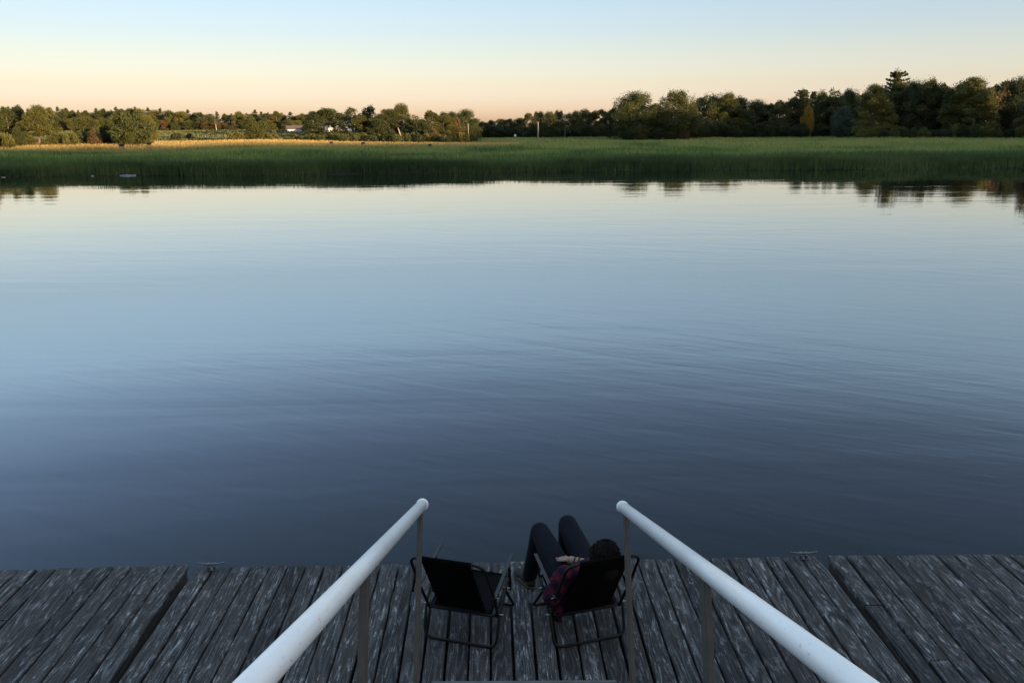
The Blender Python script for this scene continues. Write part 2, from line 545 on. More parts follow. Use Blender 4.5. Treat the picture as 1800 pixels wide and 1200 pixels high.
xs = np.concatenate([np.linspace(-1600, -160, 30)[:-1], np.linspace(-160, 160, 161), np.linspace(160, 1600, 30)[1:]])
ys = np.concatenate([np.linspace(60, 100, 81)[:-1], np.linspace(100, 460, 120)[:-1], np.linspace(460, 3000, 24)])
g = grid('marsh_ground', xs, ys, gz, M['ground'])
tag(g, kind='structure')

wme = np_mesh('water', [(-1600, -60, 0), (1600, -60, 0), (1600, 170, 0), (-1600, 170, 0)], [4], [0, 1, 2, 3])
tag(link_mesh('water', wme, M['water']), kind='structure')

# unseen bank behind the viewer; ridge shaped to shade dock, river and marsh
def ridge(x):
    base = np.interp(x, [-400, 60, 131, 266, 330, 380, 480, 700], [21.2, 21.2, 21.8, 25.2, 30.0, 35.0, 35.5, 36])
    rag = np.interp(x, [-400, 250, 330, 700], [.15, .25, 2.4, 3.4])
    return base + rag * (np.sin(x * .42) + .7 * np.sin(x * .97 + 2) + .5 * np.sin(x * 2.1 + 1))

def hz(x, y):
    t = sstep(-18, -70, -(-y)) if False else sstep(18, 70, -y)
    return -1.2 + (ridge(x) + 1.2) * t - 14 * sstep(75, 200, -y)

xs = np.linspace(-400, 700, 560)
ys = np.concatenate([np.linspace(-240, -80, 9)[:-1], np.linspace(-80, -10, 26)])
g = grid('hill', xs, ys, hz, M['hillturf'])
tag(g, kind='structure')

# ------------------------------------------------------------------ grass
def blades(name, x, y, h, w, mat, lean=.35, seed=1):
    rg = np.random.default_rng(seed)
    n = len(x)
    z = gz(x, y) - .03
    a = rg.uniform(0, 2 * np.pi, n)
    dx, dy = np.cos(a) * w * .5, np.sin(a) * w * .5
    la = rg.uniform(0, 2 * np.pi, n)
    ll = np.abs(rg.normal(0, lean, n)) * h
    lx, ly = np.cos(la) * ll, np.sin(la) * ll
    V = np.empty((n, 5, 3), np.float32)
    V[:, 0] = np.stack([x - dx, y - dy, z], 1)
    V[:, 1] = np.stack([x + dx, y + dy, z], 1)
    V[:, 2] = np.stack([x - dx * .8 + lx * .3, y - dy * .8 + ly * .3, z + h * .62], 1)
    V[:, 3] = np.stack([x + dx * .8 + lx * .3, y + dy * .8 + ly * .3, z + h * .62], 1)
    V[:, 4] = np.stack([x + lx, y + ly, z + h * (1 - .25 * (ll / h) ** 2)], 1)
    o = (np.arange(n) * 5)[:, None]
    F = (o + np.array([[0, 1, 3, 2, 2, 3, 4]])).ravel()
    me = np_mesh(name, V.reshape(-1, 3), np.tile([4, 3], n), F)
    return link_mesh(name, me, mat)

rg = np.random.default_rng(5)
def vnoise(x, y, s, ph=0.0):
    return (np.sin(x / s + 1.3 * np.sin(y / s * .7 + ph)) + np.sin(y / s * 1.7 + 1.1 * np.sin(x / s * .6 + 2 + ph)) + np.sin((x + y) / s * .45 + ph)) / 3

# marsh: a dense front wall and a field thinning with distance
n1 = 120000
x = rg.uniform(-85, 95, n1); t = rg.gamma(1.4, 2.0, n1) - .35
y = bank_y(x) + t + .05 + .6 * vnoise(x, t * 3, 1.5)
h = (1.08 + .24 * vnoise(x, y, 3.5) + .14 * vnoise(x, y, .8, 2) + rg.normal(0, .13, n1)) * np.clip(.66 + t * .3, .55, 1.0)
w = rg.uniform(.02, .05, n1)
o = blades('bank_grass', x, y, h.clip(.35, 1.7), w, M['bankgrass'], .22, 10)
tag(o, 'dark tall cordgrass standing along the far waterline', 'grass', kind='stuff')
n2 = 260000
y2 = 83 * (345 / 83) ** rg.random(n2)
x2 = (rg.random(n2) * 2 - 1) * (y2 * .70 + 12)
keep = (y2 > bank_y(x2) + 2.2) & ~((x2 < -12) & (y2 > 205 + .1 * x2)) & (gz(x2, y2) < 1.75)
dry = (y2 > 158 + 26 * np.clip((x2 + 105) / 100, 0, 1.3)) & (x2 < -2 + 3 * vnoise(x2, y2, 6)) & (x2 > -112) & (y2 < 214)
dry_k = dry & (rg.random(n2) < .95)
kg = keep & ~dry_k
streak = np.sin(y2 / 2.6 + 2.2 * np.sin(x2 / 17) + 1.5 * np.sin(x2 / 6.3 + y2 / 9)) * .5 + np.sin(y2 / 6.1 + 1.7 * np.sin(x2 / 29 + 1)) * .5
hh = (.84 + .18 * streak + .30 * vnoise(x2, y2, 8) + .16 * vnoise(x2, y2, 3.3) + rg.normal(0, .12, n2)).clip(.35, 1.5)
ww = .035 * (y2 / 83) ** 1.1 * rg.uniform(.7, 1.6, n2)
o = blades('marsh_grass', x2[kg], y2[kg], hh[kg], ww[kg], M['grass'], .34, 11)
tag(o, 'mid green salt meadow grass spreading behind the dark bank grass', 'grass', kind='stuff')
kd = keep & dry_k
xd = np.concatenate([x2[kd], rg.uniform(-112, 2, 26000)]); 
yd = np.concatenate([y2[kd], 160 + 26 * ((xd[kd.sum():] + 105) / 100) + rg.uniform(0, 1, 26000) * (34 - .0 * xd[kd.sum():])])
hd = (1.0 + .12 * vnoise(xd, yd, 5) + rg.normal(0, .1, len(xd))).clip(.5, 1.5)
o = blades('dry_grass', xd, yd, hd, rg.uniform(.06, .13, len(xd)), M['drygrass'], .3, 12)
tag(o, 'golden sunlit strip of dry grass below the left trees', 'grass', kind='stuff')
# rough grass of the rising field behind
n3 = 60000
y3 = rg.uniform(200, 345, n3); x3 = (rg.random(n3) * 2 - 1) * 1.0
x3 = np.where(rg.random(n3) < .8, -12 - rg.random(n3) * (y3 * .66), 10 + rg.random(n3) * y3 * .6)
k3 = (y3 > 212) | (x3 < 0)
h3 = (.55 + .25 * vnoise(x3, y3, 9) + .2 * vnoise(x3, y3, 3)).clip(.2, 1.2)
o = blades('field_grass', x3[k3], y3[k3], h3[k3], rg.uniform(.12, .3, k3.sum()), M['fieldgrass'], .4, 13)
tag(o, 'rough grass of the rising field behind the dry strip', 'grass', kind='stuff')

# ------------------------------------------------------------------ trees
def leaf_cards(c, size, rg, flat=0.0, up=None):
    """quads round points c with random orientation"""
    n = len(c)
    a = rg.normal(size=(n, 3)); a[:, 2] *= (1 - flat)
    a /= np.linalg.norm(a, axis=1, keepdims=True)
    b = rg.normal(size=(n, 3)); b[:, 2] *= (1 - flat)
    b -= (a * b).sum(1, keepdims=True) * a
    b /= np.linalg.norm(b, axis=1, keepdims=True) + 1e-9
    s = size * rg.uniform(.55, 1.25, (n, 1))
    a = a * s * .5; b = b * s * .36
    V = np.stack([c - a, c - b * .9 + a * .1, c + a, c + b * .9 - a * .1], 1)
    return V.reshape(-1, 3)

def quads_mesh(name, V):
    n = len(V) // 4
    return np_mesh(name, V, np.full(n, 4), np.arange(n * 4))

def shell_points(rg, n, c, r, fill=.45):
    d = rg.normal(size=(n, 3)); d /= np.linalg.norm(d, axis=1, keepdims=True)
    rad = 1 - fill * rg.random((n, 1)) ** 1.6
    return c + d * r * rad

def limbs_mesh(name, H, trunk_r, targets, rg, base=.12, crook=.02):
    bm = bmesh.new()
    top = H * .82
    pts = []
    off = Vector((0, 0, 0))
    for k in range(8):
        t = k / 7
        off = off + Vector((rg.normal() * H * crook, rg.normal() * H * crook, 0)) * .5
        pts.append(Vector((off.x, off.y, top * t - .3)))
    rad = [trunk_r * (1.25 if k == 0 else 1) * (1 - k / 7 * .82) for k in range(8)]
    add_tube(bm, pts, 0, 7, True, rad)
    for p in targets:
        p = Vector(p)
        zz = max(base * H, min(top * .95, p.z - abs(Vector((p.x, p.y, 0)).length) * rg.uniform(.5, .9)))
        k = zz / top * 7
        i = int(min(6, k)); q = pts[i].lerp(pts[i + 1], k - i)
        mid = q.lerp(p, .5) + Vector((rg.normal() * .2, rg.normal() * .2, (p - q).length * .08))
        r0 = trunk_r * (1 - zz / top * .8) * .5
        add_tube(bm, [q, mid, p], 0, 5, True, [r0, r0 * .6, r0 * .2])
    me = bpy.data.meshes.new(name)
    bm.normal_update(); bm.to_mesh(me); bm.free()
    me.shade_smooth()
    return me

def proto_broad(seed, H=16., W=10., low=.12, nleaf=11500, leaf=.42, clumps=46, top_heavy=.55, gap=.25):
    """broadleaf crown: leaf clumps carried on limbs, ragged outline"""
    rg = np.random.default_rng(seed)
    cs, rs = [], []
    z0 = low * H
    for k in range(clumps):
        u = rg.random()
        z = z0 + (H - z0) * (.06 + .90 * u)
        f = (z - z0) / (H - z0)
        prof = (math.sin(math.pi * min(1, f * (1 - top_heavy) + top_heavy * f ** .75) ** .8) ** .62) if 0 < f < 1 else .3
        rr = W / 2 * prof * math.sqrt(rg.uniform(.12, 1)) * rg.uniform(.75, 1.08)
        a = rg.uniform(0, 2 * math.pi)
        r = W * rg.uniform(.10, .19)
        cs.append((math.cos(a) * rr, math.sin(a) * rr, min(z, H - r * .7)))
        rs.append(r)
    P = []
    wts = np.array(rs) ** 2; wts /= wts.sum()
    for c, r, w in zip(cs, rs, wts):
        n = int(nleaf * w)
        sc = np.array([1, 1, .78]) * r
        P.append(shell_points(rg, n, np.array(c), sc))
    # sprays of leaves breaking the outline
    for c, r in zip(cs, rs):
        d = np.array([c[0], c[1], (c[2] - H * .45) * .8]); d = d / (np.linalg.norm(d) + .1)
        m = int(nleaf * .0035) + 4
        P.append(np.array(c) + d * r * .8 + rg.normal(size=(m, 3)) * r * .28)
    P = np.concatenate(P)
    P = P[P[:, 2] > .1]
    crown = quads_mesh('crown', leaf_cards(P, leaf, rg))
    tgt = [cs[i] for i in rg.permutation(len(cs))[:14]]
    return limbs_mesh('trunk', H, .022 * H, tgt, rg), crown, H, W

def proto_bush(seed, H=8., W=8., nleaf=10500, leaf=.34, clumps=40):
    rg = np.random.default_rng(seed)
    P = []; cs = []
    for k in range(clumps):
        d = rg.normal(size=3); d /= np.linalg.norm(d)
        f = rg.uniform(.45, .86)
        c = np.array([d[0] * W / 2 * f, d[1] * W / 2 * f, H * .46 + d[2] * H * .5 * f])
        c[2] = max(c[2], H * .07)
        r = W * rg.uniform(.09, .17)
        cs.append(c)
        P.append(shell_points(rg, nleaf // clumps, c, np.array([r, r, r * .85])))
    P.append(shell_points(rg, nleaf // 5, np.array([0, 0, H * .42]), np.array([W * .4, W * .4, H * .42]), .3))
    P = np.concatenate(P); P = P[P[:, 2] > .03]
    return limbs_mesh('trunk', H, .014 * H, cs[:8], rg, .02), quads_mesh('crown', leaf_cards(P, leaf, rg)), H, W

def proto_pine(seed, H=18., W=8., low=.2, nleaf=6500, leaf=.5, head=.75):
    """white pine: irregular tiers of flat up-swept plumes"""
    rg = np.random.default_rng(seed)
    P = []; tg = []
    tiers = 13
    for k in range(tiers):
        f = (k + .5 + rg.uniform(-.3, .3)) / tiers
        z = H * (low + (1 - low) * f)
        L = W / 2 * (1 - f) ** head * rg.uniform(.8, 1.15) + W * .05
        nb = int(rg.integers(4, 7))
        a0 = rg.uniform(0, 6.28)
        for b in range(nb):
            a = a0 + b * 6.283 / nb + rg.normal() * .25
            l = L * rg.uniform(.55, 1.12)
            m = int(nleaf / tiers / nb)
            s = rg.random(m) ** .6
            wid = (.10 + .22 * np.sin(np.pi * s ** .8)) * l
            side = rg.normal(size=m) * wid * .7
            cx, sx = math.cos(a), math.sin(a)
            px = cx * l * s - sx * side; py = sx * l * s + cx * side
            pz = z + l * (.08 * s + .28 * s ** 2) + rg.normal(size=m) * .10 * l ** .5 + .12
            P.append(np.stack([px, py, np.minimum(pz, H + .2)], 1))
            tg.append((cx * l * .8, sx * l * .8, z + l * .2))
    m = nleaf // 14
    P.append(np.array([0, 0, H * .93]) + rg.normal(size=(m, 3)) * np.array([W * .035, W * .035, H * .045]))
    P = np.concatenate(P)
    return limbs_mesh('trunk', H * 1.02, .018 * H, tg[:24], rg, .05, .004), quads_mesh('crown', leaf_cards(P, leaf, rg, .35)), H, W

def proto_snag(seed, H=14., W=6., leafy=500):
    """half dead tree: bare pale forks, a few leaves at the tips"""
    rg = np.random.default_rng(seed)
    tg = []
    for k in range(11):
        a = rg.uniform(0, 6.28); r = W / 2 * rg.uniform(.35, 1)
        tg.append((math.cos(a) * r, math.sin(a) * r, H * rg.uniform(.62, .98)))
    P = np.concatenate([np.array(t) + rg.normal(size=(leafy // 11, 3)) * W * .10 for t in tg])
    return limbs_mesh('trunk', H, .022 * H, tg, rg, .35, .015), quads_mesh('crown', leaf_cards(P, .5, rg)), H, W

PR = {
    'broad': [proto_broad(s, 16, 10, .10) for s in (1, 2, 3, 4)],
    'oval': [proto_broad(s, 18, 8.5, .05, 11500, .42, 50, .3) for s in (11, 12, 13)],
    'lumpy': [proto_broad(s, 20, 10, .02, 20000, .36, 80, .35) for s in (21, 22)],
    'great': [proto_broad(s, 17, 14, .03, 22000, .40, 90, .6) for s in (31, 32)],
    'open': [proto_broad(s, 16, 11, .14, 4200, .5, 40, .7) for s in (41, 42)],
    'bush': [proto_bush(s) for s in (51, 52, 53)],
    'shrub': [proto_bush(s, 3, 4, 1500, .32, 16) for s in (61, 62, 63)],
    'pine': [proto_pine(s) for s in (71, 72, 73, 74)],
    'plume': [proto_pine(s, 20, 10, .25, 8000, .5, .42) for s in (75, 76)],
    'snag': [proto_snag(s) for s in (81, 82)],
    'willow': [proto_bush(s, 11, 10, 9000, .42, 60) for s in (91,)],
}
for k_ in PR:      # the true height of each crown, so that tops stand where they should
    fixed = []
    for tm_, cm_, H_, W_ in PR[k_]:
        co = np.empty(len(cm_.vertices) * 3, np.float32); cm_.vertices.foreach_get('co', co)
        fixed.append((tm_, cm_, float(np.percentile(co[2::3], 99.7)), W_))
    PR[k_] = fixed
_cnt = {}
_matme = {}
def hor(px):
    return 236.9 - (px - 450) * .01222 if False else 242.6 - px * .01222
F_ = 1456.0
KINDNAME = {'broad': 'broadleaf_tree', 'oval': 'broadleaf_tree', 'lumpy': 'broadleaf_tree', 'great': 'broadleaf_tree', 'open': 'broadleaf_tree',
            'bush': 'round_bush', 'shrub': 'shrub', 'pine': 'pine_tree', 'plume': 'pine_tree', 'snag': 'half_dead_tree', 'willow': 'willow_tree'}
CAT = {'round_bush': 'bush', 'shrub': 'shrub'}
rt = random.Random(9)
def tree(px, top, wpx, D, kind, mat, label, group=None, var=None, bark='bark', rz=None):
    """px,top,wpx: where the crown stands in the photograph's 1800 px frame; D metres away"""
    X = (px - 900) / F_ * D
    z0 = float(gz(X, D))
    Ht = CZ + (hor(px) - top) / F_ * D - z0
    Wd = wpx / F_ * D
    k = var if var is not None else _cnt.get(kind, 0)
    _cnt[kind] = _cnt.get(kind, 0) + 1
    tm, cm, H, W = PR[kind][k % len(PR[kind])]
    key = (kind, k % len(PR[kind]), mat, bark)
    if key not in _matme:
        a, b = tm.copy(), cm.copy()
        a.materials.append(M[bark]); b.materials.append(M[mat])
        _matme[key] = (a, b)
    a, b = _matme[key]
    nm = KINDNAME[kind]
    e = empty(nm, (X, D, z0 - .05), rt.uniform(0, 6.28) if rz is None else rz)
    s = Ht / H; sw = Wd / W
    e.scale = (sw, sw, s)
    for n_, me_ in (('trunk', a), ('crown', b)):
        o = bpy.data.objects.new(n_, me_)
        COL.objects.link(o)
        o.parent = e
    tag(e, label, CAT.get(nm, 'tree'), group)
    return e

# --- distant woodland behind the left field (back row)
prof_x = [-90, 0, 130, 190, 230, 290, 340, 400, 450, 500, 560, 620]
prof_y = [193, 196, 196, 199, 196, 196, 198, 203, 199, 200, 203, 201]
L_BR = 'sunlit round-topped tree in the distant woodland behind the left field'
L_BP = 'dark pine spire in the distant woodland behind the left field'
G_B = 'distant woodland behind the left field'
px = -80
while px < 625:
    top = np.interp(px, prof_x, prof_y)
    r = rt.random()
    if r < .5:
        tree(px, top + rt.uniform(-2, 4), rt.uniform(18, 28), 352 + rt.uniform(-8, 16), 'pine', 'pine', L_BP, G_B)
    else:
        tree(px, top + rt.uniform(0, 6), rt.uniform(22, 34), 345 + rt.uniform(-8, 12), rt.choice(['broad', 'oval']), rt.choice(['oak', 'oak', 'yellowgreen', 'oak']), L_BR, G_B)
    px += rt.uniform(9, 14)
px = -70
while px < 640:
    top = np.interp(px, prof_x, prof_y)
    tree(px, top + rt.uniform(2, 8), rt.uniform(24, 36), 376 + rt.uniform(-6, 10), rt.choice(['broad', 'oval', 'broad']), 'oak', 'broad leafy tree deep in the distant woodland behind the left field', G_B)
    px += rt.uniform(20, 28)
px = 100
while px < 600:      # low front edge of that wood
    tree(px, np.interp(px, prof_x, prof_y) + rt.uniform(12, 24), rt.uniform(20, 32), 334 + rt.uniform(-4, 6), rt.choice(['bush', 'broad', 'bush']), rt.choice(['oak', 'oak', 'yellowgreen', 'oak', 'oak', 'brown']),
         'low rounded tree at the front edge of the distant woodland', 'front edge of the distant woodland')
    px += rt.uniform(10, 17)

# --- left clump on the marsh edge
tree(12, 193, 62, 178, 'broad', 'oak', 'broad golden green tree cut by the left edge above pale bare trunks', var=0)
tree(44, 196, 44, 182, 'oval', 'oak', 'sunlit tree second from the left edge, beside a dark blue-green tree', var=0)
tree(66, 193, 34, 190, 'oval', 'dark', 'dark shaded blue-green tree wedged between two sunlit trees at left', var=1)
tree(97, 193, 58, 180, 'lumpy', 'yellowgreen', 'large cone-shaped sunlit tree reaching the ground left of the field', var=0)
tree(-30, 190, 70, 178, 'broad', 'oak', 'leafy sunlit tree just off the left edge', var=2)
tree(6, 184, 22, 174, 'snag', 'brown', 'bare pale forked tree at the far left edge', bark='palebark', var=0)
tree(18, 232, 34, 172, 'bush', 'dark', 'low dark bush under the left edge trees', var=0)
tree(42, 237, 24, 170, 'shrub', 'yellowgreen', 'yellow-green shrub at the foot of the left sunlit trees')
tree(60, 226, 26, 176, 'bush', 'dark', 'dark bush under the blue-green tree at left', var=1)
tree(-12, 226, 30, 170, 'bush', 'oak', 'green bush below the pale bare trunk at far left', var=2)
tree(150, 237, 30, 180, 'shrub', 'yellowgreen', 'pale yellow shrub in front of the small gap field at left')
tree(167, 234, 24, 184, 'shrub', 'dark', 'dark shrub left of the brown bush')
tree(192, 231, 26, 182, 'bush', 'brown', 'reddish brown bush left of the great round bush', var=0)
tree(180, 212, 50, 215, 'broad', 'oak', 'mid-height tree behind the reddish brown bush', var=1)
tree(212, 225, 30, 186, 'bush', 'dark', 'dark bush touching the left side of the great round bush', var=1)
tree(253, 203, 78, 180, 'bush', 'oak', 'great round dome-shaped bush standing alone in the golden strip', var=2)
tree(285, 208, 26, 186, 'oval', 'yellowgreen', 'slim paler tree against the right side of the great round bush', var=2)
tree(128, 238, 22, 182, 'shrub', 'oak', 'small green shrub right of the cone-shaped tree')
tree(330, 236, 26, 232, 'shrub', 'dark', 'low dark shrub on the open field')
tree(352, 237, 22, 240, 'shrub', 'oak', 'low green shrub on the open field beside a darker one')
tree(432, 235, 34, 212, 'shrub', 'yellowgreen', 'yellowish shrub left of the dark dome bush')
tree(448, 236, 26, 216, 'shrub', 'gold', 'golden shrub at the left foot of the dark dome bush')
tree(467, 214, 38, 215, 'bush', 'oak', 'dark green dome bush in mid field left of the farm roofs', var=0)
tree(494, 231, 28, 216, 'shrub', 'yellowgreen', 'yellow-green shrub right of the dark dome bush')
tree(400, 212, 18, 322, 'snag', 'oak', 'tall bare orange trunk glowing in front of the distant woodland', bark='palebark', var=1)
tree(495, 205, 16, 338, 'oval', 'brown', 'rust-brown tree in the distant woodland above the yellow-green shrub')

# --- middle grove
MG = [(590, 195, 76, 236, 'broad', 'oak', 'broad tree in front of the white farm sheds'),
      (566, 200, 40, 262, 'oval', 'dark', 'darker tree behind the left side of the broad farm tree'),
      (648, 206, 52, 232, 'oval', 'yellowgreen', 'sunlit tree just right of the white farmhouse'),
      (633, 193, 46, 262, 'open', 'oak', 'open-topped tree behind the white farmhouse'),
      (664, 191, 44, 262, 'broad', 'dark', 'dark tree with a flat open top behind the grove'),
      (692, 196, 60, 246, 'lumpy', 'oak', 'wide lumpy tree in the middle of the grove'),
      (713, 187, 44, 250, 'great', 'oak', 'tallest round-headed tree of the middle grove'),
      (676, 212, 42, 228, 'broad', 'oak', 'lower tree at the front of the grove, left of the leaning pale trunk'),
      (740, 206, 44, 242, 'broad', 'oak', 'tree just right of the leaning pale trunk'),
      (766, 198, 40, 252, 'oval', 'oak', 'rounded tree in the right half of the grove'),
      (788, 205, 52, 236, 'lumpy', 'yellowgreen', 'bright yellow-green tree in the right half of the grove'),
      (795, 200, 60, 275, 'great', 'dark', 'dark dome of a tree behind the right half of the grove'),
      (806, 209, 30, 238, 'oval', 'brown', 'brownish tree beside the thin pole'),
      (824, 196, 48, 258, 'great', 'oak', 'tall fan-shaped tree at the right end of the grove'),
      (752, 214, 34, 232, 'bush', 'oak', 'low round tree in front of the grove'),
      (770, 228, 30, 226, 'bush', 'brown', 'orange-brown bush at the foot of the grove'),
      (725, 222, 30, 236, 'bush', 'dark', 'dark bush behind the leaning pale trunk')]
for i, (a, b, c, d, k, m_, l_) in enumerate(MG):
    tree(a, b, c, d, k, m_, l_)
for i in range(26):
    px = 578 + i * 9.6 + rt.uniform(-3, 3)
    tree(px, rt.uniform(233, 239), rt.uniform(17, 30), 214 + rt.uniform(-6, 8), 'shrub', rt.choice(['oak', 'yellowgreen', 'oak', 'dark']),
         'low shrub in the hedge line below the middle grove', 'shrubs below the middle grove')
for i in range(9):
    px = 515 + i * 8 + rt.uniform(-3, 3)
    tree(px, rt.uniform(236, 241), rt.uniform(14, 24), 216 + rt.uniform(-6, 8), 'shrub', rt.choice(['oak', 'yellowgreen']),
         'low shrub on the field edge below the farm roofs', 'shrubs below the farm roofs')

# --- far dark wood in the centre
cx_ = [835, 860, 880, 900, 920, 935, 960, 985, 1010, 1030, 1050, 1066, 1090]
cy_ = [211, 213, 210, 209, 208, 199, 197, 198, 199, 195, 196, 191, 190]
px = 838
while px < 1085:
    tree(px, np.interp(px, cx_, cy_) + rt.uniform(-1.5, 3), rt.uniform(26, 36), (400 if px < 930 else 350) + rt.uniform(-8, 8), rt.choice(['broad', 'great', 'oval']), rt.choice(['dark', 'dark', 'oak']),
         'shaded tree with a sunlit top in the far central wood', 'far central wood')
    px += rt.uniform(13, 18)
px = 840
while px < 1110:
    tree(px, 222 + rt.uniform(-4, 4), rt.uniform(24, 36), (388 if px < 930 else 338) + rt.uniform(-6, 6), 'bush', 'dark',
         'dark undergrowth bush at the foot of the far central wood', 'undergrowth of the far central wood')
    px += rt.uniform(14, 20)
tree(992, 210, 24, 330, 'snag', 'dark', 'pale forked bare tree in front of the far central wood', var=1)

# --- the two great trees right of centre
tree(1112, 166, 84, 277, 'great', 'oak', 'great spreading tree with an airy left side, left of a matching pair', var=0)
tree(1181, 164, 78, 275, 'great', 'oak', 'great spreading tree, right of a matching pair, lit more golden', var=1)
tree(1078, 190, 34, 285, 'broad', 'dark', 'small tree leaning on the left of the great pair')
tree(1146, 185, 44, 285, 'oval', 'dark', 'dark tree filling the notch between the great pair')
tree(1206, 186, 34, 284, 'oval', 'dark', 'dark tree against the right side of the great pair')
tree(1197, 227, 22, 268, 'bush', 'brown', 'small orange-brown bush at the foot of the great pair')
for px, m_ in ((1100, 'dark'), (1122, 'oak'), (1150, 'dark'), (1172, 'oak')):
    tree(px, 226 + rt.uniform(-2, 3), 26, 270, 'bush', m_, 'leafy bush under the great pair of trees', 'bushes under the great pair')

for px in (1090, 1118, 1140, 1163, 1190):
    tree(px, 188 + rt.uniform(-3, 4), 44, 302 + rt.uniform(-3, 4), 'broad', 'dark', 'dark tree standing close behind the great pair', 'dark trees behind the great pair')
# --- dark wood to the right of them
DW = [(1236, 168, 46, 'open', 'dark', 'airy-headed tree at the left end of the right wood, sky showing through'),
      (1266, 167, 52, 'great', 'oak', 'round-topped tree second along the right wood'),
      (1293, 173, 42, 'broad', 'dark', 'dark tree third along the right wood'), (1318, 178, 42, 'great', 'dark', 'dark dome tree on the falling skyline of the right wood'),
      (1338, 184, 34, 'oval', 'dark', 'lower tree at the dip of the right wood skyline'), (1357, 181, 34, 'broad', 'oak', 'small-topped tree just right of the skyline dip'),
      (1374, 177, 30, 'oval', 'oak', 'slim tree between the skyline dip and a plumed pine'),
      (1394, 161, 42, 'plume', 'pine', 'plumed pine rising over a small golden tree'), (1424, 162, 40, 'open', 'oak', 'open-branched tree with bright sky gaps'),
      (1448, 161, 44, 'broad', 'oak', 'golden-topped tree behind the grey willow'), (1474, 160, 44, 'great', 'oak', 'broad-topped tree behind and right of the grey willow')]
for a, b, c, k, m_, l_ in DW:
    tree(a, b, c * 1.22, 302 + rt.uniform(-5, 5), k, m_, l_)
px = 1222
while px < 1500:
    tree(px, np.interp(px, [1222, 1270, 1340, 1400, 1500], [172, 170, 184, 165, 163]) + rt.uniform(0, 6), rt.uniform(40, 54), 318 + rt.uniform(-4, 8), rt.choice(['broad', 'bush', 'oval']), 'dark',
         'dark filler tree inside the right wood', 'dark trees inside the right wood')
    px += rt.uniform(20, 26)
px = 1220
while px < 1500:
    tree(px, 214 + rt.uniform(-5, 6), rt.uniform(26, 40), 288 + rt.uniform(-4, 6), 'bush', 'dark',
         'dark bush along the shaded foot of the right wood', 'bushes along the foot of the right wood')
    px += rt.uniform(17, 24)
tree(1405, 187, 26, 290, 'bush', 'gold', 'small golden-yellow tree glowing in the dark right wood', var=1)
tree(1466, 188, 44, 276, 'willow', 'willow', 'pale grey-green rounded willow in front of the dark wood', var=0)

# --- tall right wood
RW = [(1516, 152, 58, 266, 'lumpy', 'yellowgreen', 'tall sunlit column of a tree reaching the ground, left end of the tall wood'),
      (1550, 130, 62, 298, 'plume', 'pine', 'tallest pine with a feathery tip, behind the sunlit column tree'),
      (1560, 148, 62, 292, 'lumpy', 'oak', 'golden-shouldered tree below the tallest pine'),
      (1582, 146, 42, 286, 'great', 'dark', 'dark rounded tree right of the golden-shouldered one'),
      (1606, 143, 56, 280, 'great', 'dark', 'dark dome tree left of the skyline notch'),
      (1632, 150, 42, 276, 'oval', 'dark', 'dark tree at the skyline notch of the tall wood'),
      (1646, 158, 34, 262, 'oval', 'oak', 'slim sunlit tree with bare pale trunk in the tall wood'),
      (1684, 140, 70, 258, 'lumpy', 'yellowgreen', 'massive sunlit tree reaching the ground, centre of the tall wood'),
      (1664, 146, 44, 268, 'broad', 'oak', 'tree at the left shoulder of the massive sunlit tree'),
      (1722, 153, 36, 262, 'snag', 'brown', 'half-dead tree with pale bare limbs and a rusty crown'),
      (1736, 145, 46, 272, 'plume', 'pine', 'dark pine behind the half-dead tree'),
      (1758, 140, 46, 262, 'great', 'dark', 'dark round tree between the half-dead tree and the edge pines'),
      (1788, 124, 44, 242, 'plume', 'pine', 'tall ragged pine near the right edge'),
      (1806, 118, 40, 236, 'plume', 'pine', 'tallest edge pine cut by the right edge'),
      (1786, 150, 40, 238, 'oval', 'brown', 'rusty-lit tree below the right edge pines'),
      (1840, 122, 60, 232, 'great', 'dark', 'dark tree just off the right edge'),
      (1880, 118, 60, 226, 'pine', 'pine', 'pine beyond the right edge'),
      (1925, 112, 70, 220, 'great', 'oak', 'broad tree beyond the right edge')]
for a, b, c, d, k, m_, l_ in RW:
    tree(a, b, c * 1.15, d, k, m_, l_, bark='palebark' if k == 'snag' else 'bark')
px = 1530
while px < 1960:
    tree(px, np.interp(px, [1530, 1600, 1640, 1700, 1800, 1950], [154, 148, 157, 149, 135, 126]) + rt.uniform(0, 6), rt.uniform(46, 60), 306 - (px - 1530) * .12 + rt.uniform(-4, 8), rt.choice(['broad', 'great', 'oval']), 'dark',
         'dark filler tree inside the tall right wood', 'dark trees inside the tall right wood')
    px += rt.uniform(20, 28)
px = 1500
while px < 1860:
    tree(px, 221 + rt.uniform(-6, 5), rt.uniform(18, 32), 258 - (px - 1500) * .07 + rt.uniform(-4, 4), rt.choice(['bush', 'shrub', 'bush']), rt.choice(['dark', 'oak', 'yellowgreen', 'dark']),
         'leafy bush along the sun-flecked foot of the tall right wood', 'bushes along the foot of the tall right wood')
    px += rt.uniform(14, 22)

# ------------------------------------------------------------------ farm, poles, traps, stones
def at(px, D, z=None):
    X = (px - 900) / F_ * D
    return Vector((X, D, float(gz(X, D)) if z is None else z))

